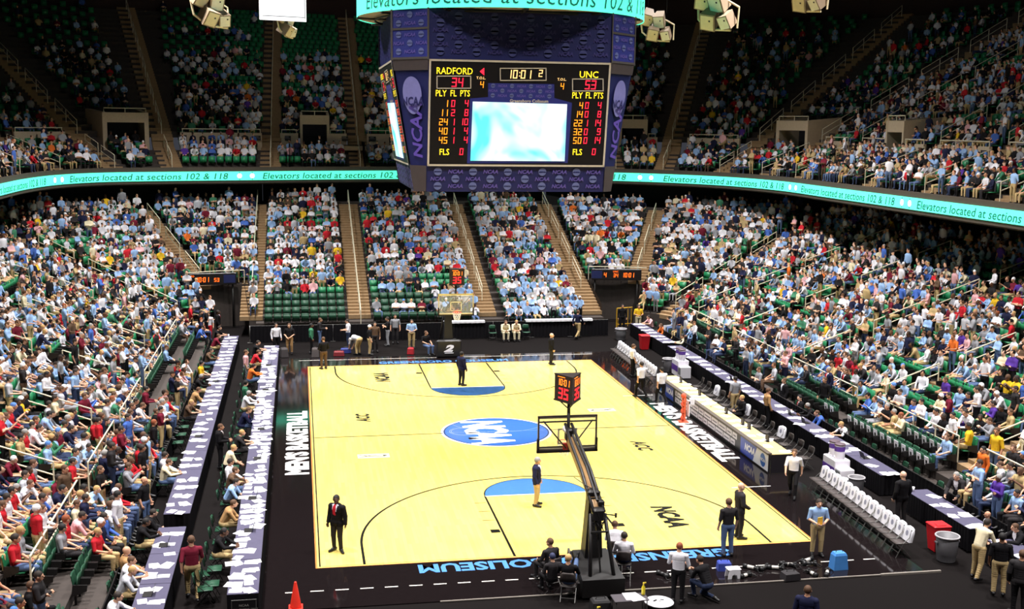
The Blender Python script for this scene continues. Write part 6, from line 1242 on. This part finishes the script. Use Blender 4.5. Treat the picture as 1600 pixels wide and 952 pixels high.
# tunnel scoreboards
for x, lab, lay in ((-13.6, 'orange lit auxiliary scoreboard over the left corner tunnel', 'L'), (12.5, 'orange lit auxiliary scoreboard over the right corner tunnel', 'R')):
    t = thing('auxiliary_scoreboard', lab, 'scoreboard', (x, 41.2, 2.75), .12 if x < 0 else -.18); m = MB(); m.box((0, 0, .37), (3.3, .25, .74), 0, bev=.03); m.build('case', BLK, t); m = MB(); LED = M('orange_led', (255, 104, 24), emit=1.5); bx = -1 if lay == 'L' else 1
    fn = lambda x0, s=1: (lambda x, y: (x0+x, -.13, .2+y))
    seg_text(m, '10:01', fn(-.45*1 if lay == 'L' else .75), .3, .8); seg_text(m, '53' if lay == 'L' else '34', fn(.42 if lay == 'L' else -.05), .24, .5); seg_text(m, '4', fn(.95 if lay == 'L' else -.75), .3)
    put_text(m, 'RADFORD' if lay == 'L' else 'UNC', lambda a, b: ((-1.3 if lay == 'L' else -.05)+a, -.13, .52+b), size=.17); m.build('figures', LED, t)
    m = MB(); c0 = 1.2 if lay == 'L' else -1.3; m.box((c0, -.13, .37), (.7, .01, .5)); m.build('blue_panel', M('dim_blue_panel', (28, 40, 92), .4), t)
    m = MB()
    for q in (-1.4, 1.4): m.tube([(q, .1, 0), (q, .1, -2.7)], .06, 8)
    m.build('post', DKST, t)
# far shot clock box above the far hoop stand is part of the hoop; band horns
for i, (x, y) in enumerate(((6.2, 38.4), (7.35, 38.3))):
    t = thing('sousaphone', f"white sousaphone bell above the band, {'left' if i == 0 else 'right'} of two", 'instrument', (x, y, 1.15)); m = MB(); P = [(.05, 0), (.07, .1), (.12, .18), (.25, .25), (.33, .27)]; V = []; F = []
    for r, d in P:
        for j in range(20): a = 2*PI*j/20; V.append((r*math.cos(a), -.1-d, 1.0+r*math.sin(a)))
    for k in range(4):
        for j in range(20): F.append((k*20+j, k*20+(j+1) % 20, k*20+20+(j+1) % 20, k*20+20+j))
    m.add(V, F, 0, True); m.build('bell', M('white_horn', (240, 236, 232), .3), t); m = MB(); m.tube([(0, -.1, 1.0), (0, .15, 1.0), (.3, .2, .8), (.35, .1, .4), (0, -.15, .15), (-.33, .1, .3), (-.3, .2, .7), (0, .1, .85)], .04, 8); m.build('tubing', M('white_horn', (240, 236, 232), .3), t)
# upper deck details
x, y, nx, ny = up(101.4, UD-.24); t = thing('wall_banner', 'dark CARL sign on the cream upper deck wall beside scoreboard', 'sign', (x, y, 11.35), math.atan2(-nx, ny)); m = MB(); m.box((0, 0, 0), (3.0, .05, .82), bev=.01); m.build('panel', M('banner_black', (30, 24, 26), .5), t); m = MB(); put_text(m, 'CARL', lambda a, b: (a-1.2, -.04, b-.22), size=.78, align='LEFT', space=1.25); m.build('lettering', M('banner_cream', (176, 160, 128), .6), t)
x, y, nx, ny = up(97.6, UD-1.3); t = thing('press_counter', 'long cream counter with black top on upper deck left of scoreboard', 'counter', (x, y, 10.7), 0); m = MB(); m.box((0, 0, .2), (4.4, .1, .36), 0); m.build('front', CREAM, t); m = MB(); m.box((0, .15, .42), (4.5, .5, .06), 0, bev=.015); m.build('top', BLINE, t)
for i, s in enumerate((92.9, 98.6)):
    x, y, nx, ny = up(s, 2.6); t = thing('drape_barrier', f"dark drape partition on the upper deck front rows, {'left' if i == 0 else 'right'} of two", 'drape', (x, y, 9.5), PI/2); m = MB(); folds(m, (-2.1, 0), (2.1, 0), .0, 1.9, .03, .25); m.build('cloth', SKIRT, t); m = MB(); m.tube([(-2.1, 0, 1.9), (2.1, 0, 1.9)], .025); m.build('frame', DKST, t)

# white cards on the folded floor-row seats of the right stand
i = 0
for p in sorted([p for p in PLACES if p['kind'] == 'R' and p['k'] < 0 and not p.get('occ') and p['t'] < 17], key=lambda p: p['t']):
    if i >= 22 or p['t'] < -4: continue
    m = MB(); m.box((0, -.085, .62), (.3, .012, .34), 0, R=Matrix.Rotation(-.12, 3, 'X')); m.box((0, -.077, .6), (.1, .012, .12), 1, R=Matrix.Rotation(-.12, 3, 'X'))
    o = m.build('seat_card', [WHITE, BLINE]); o.location = (p['x'], p['y'], p['z']); o.rotation_euler = (0, 0, p['h']); tag(o, 'white card with dark mark on a dark green floor-row seat, right stand', 'card', 'white seat cards'); i += 1
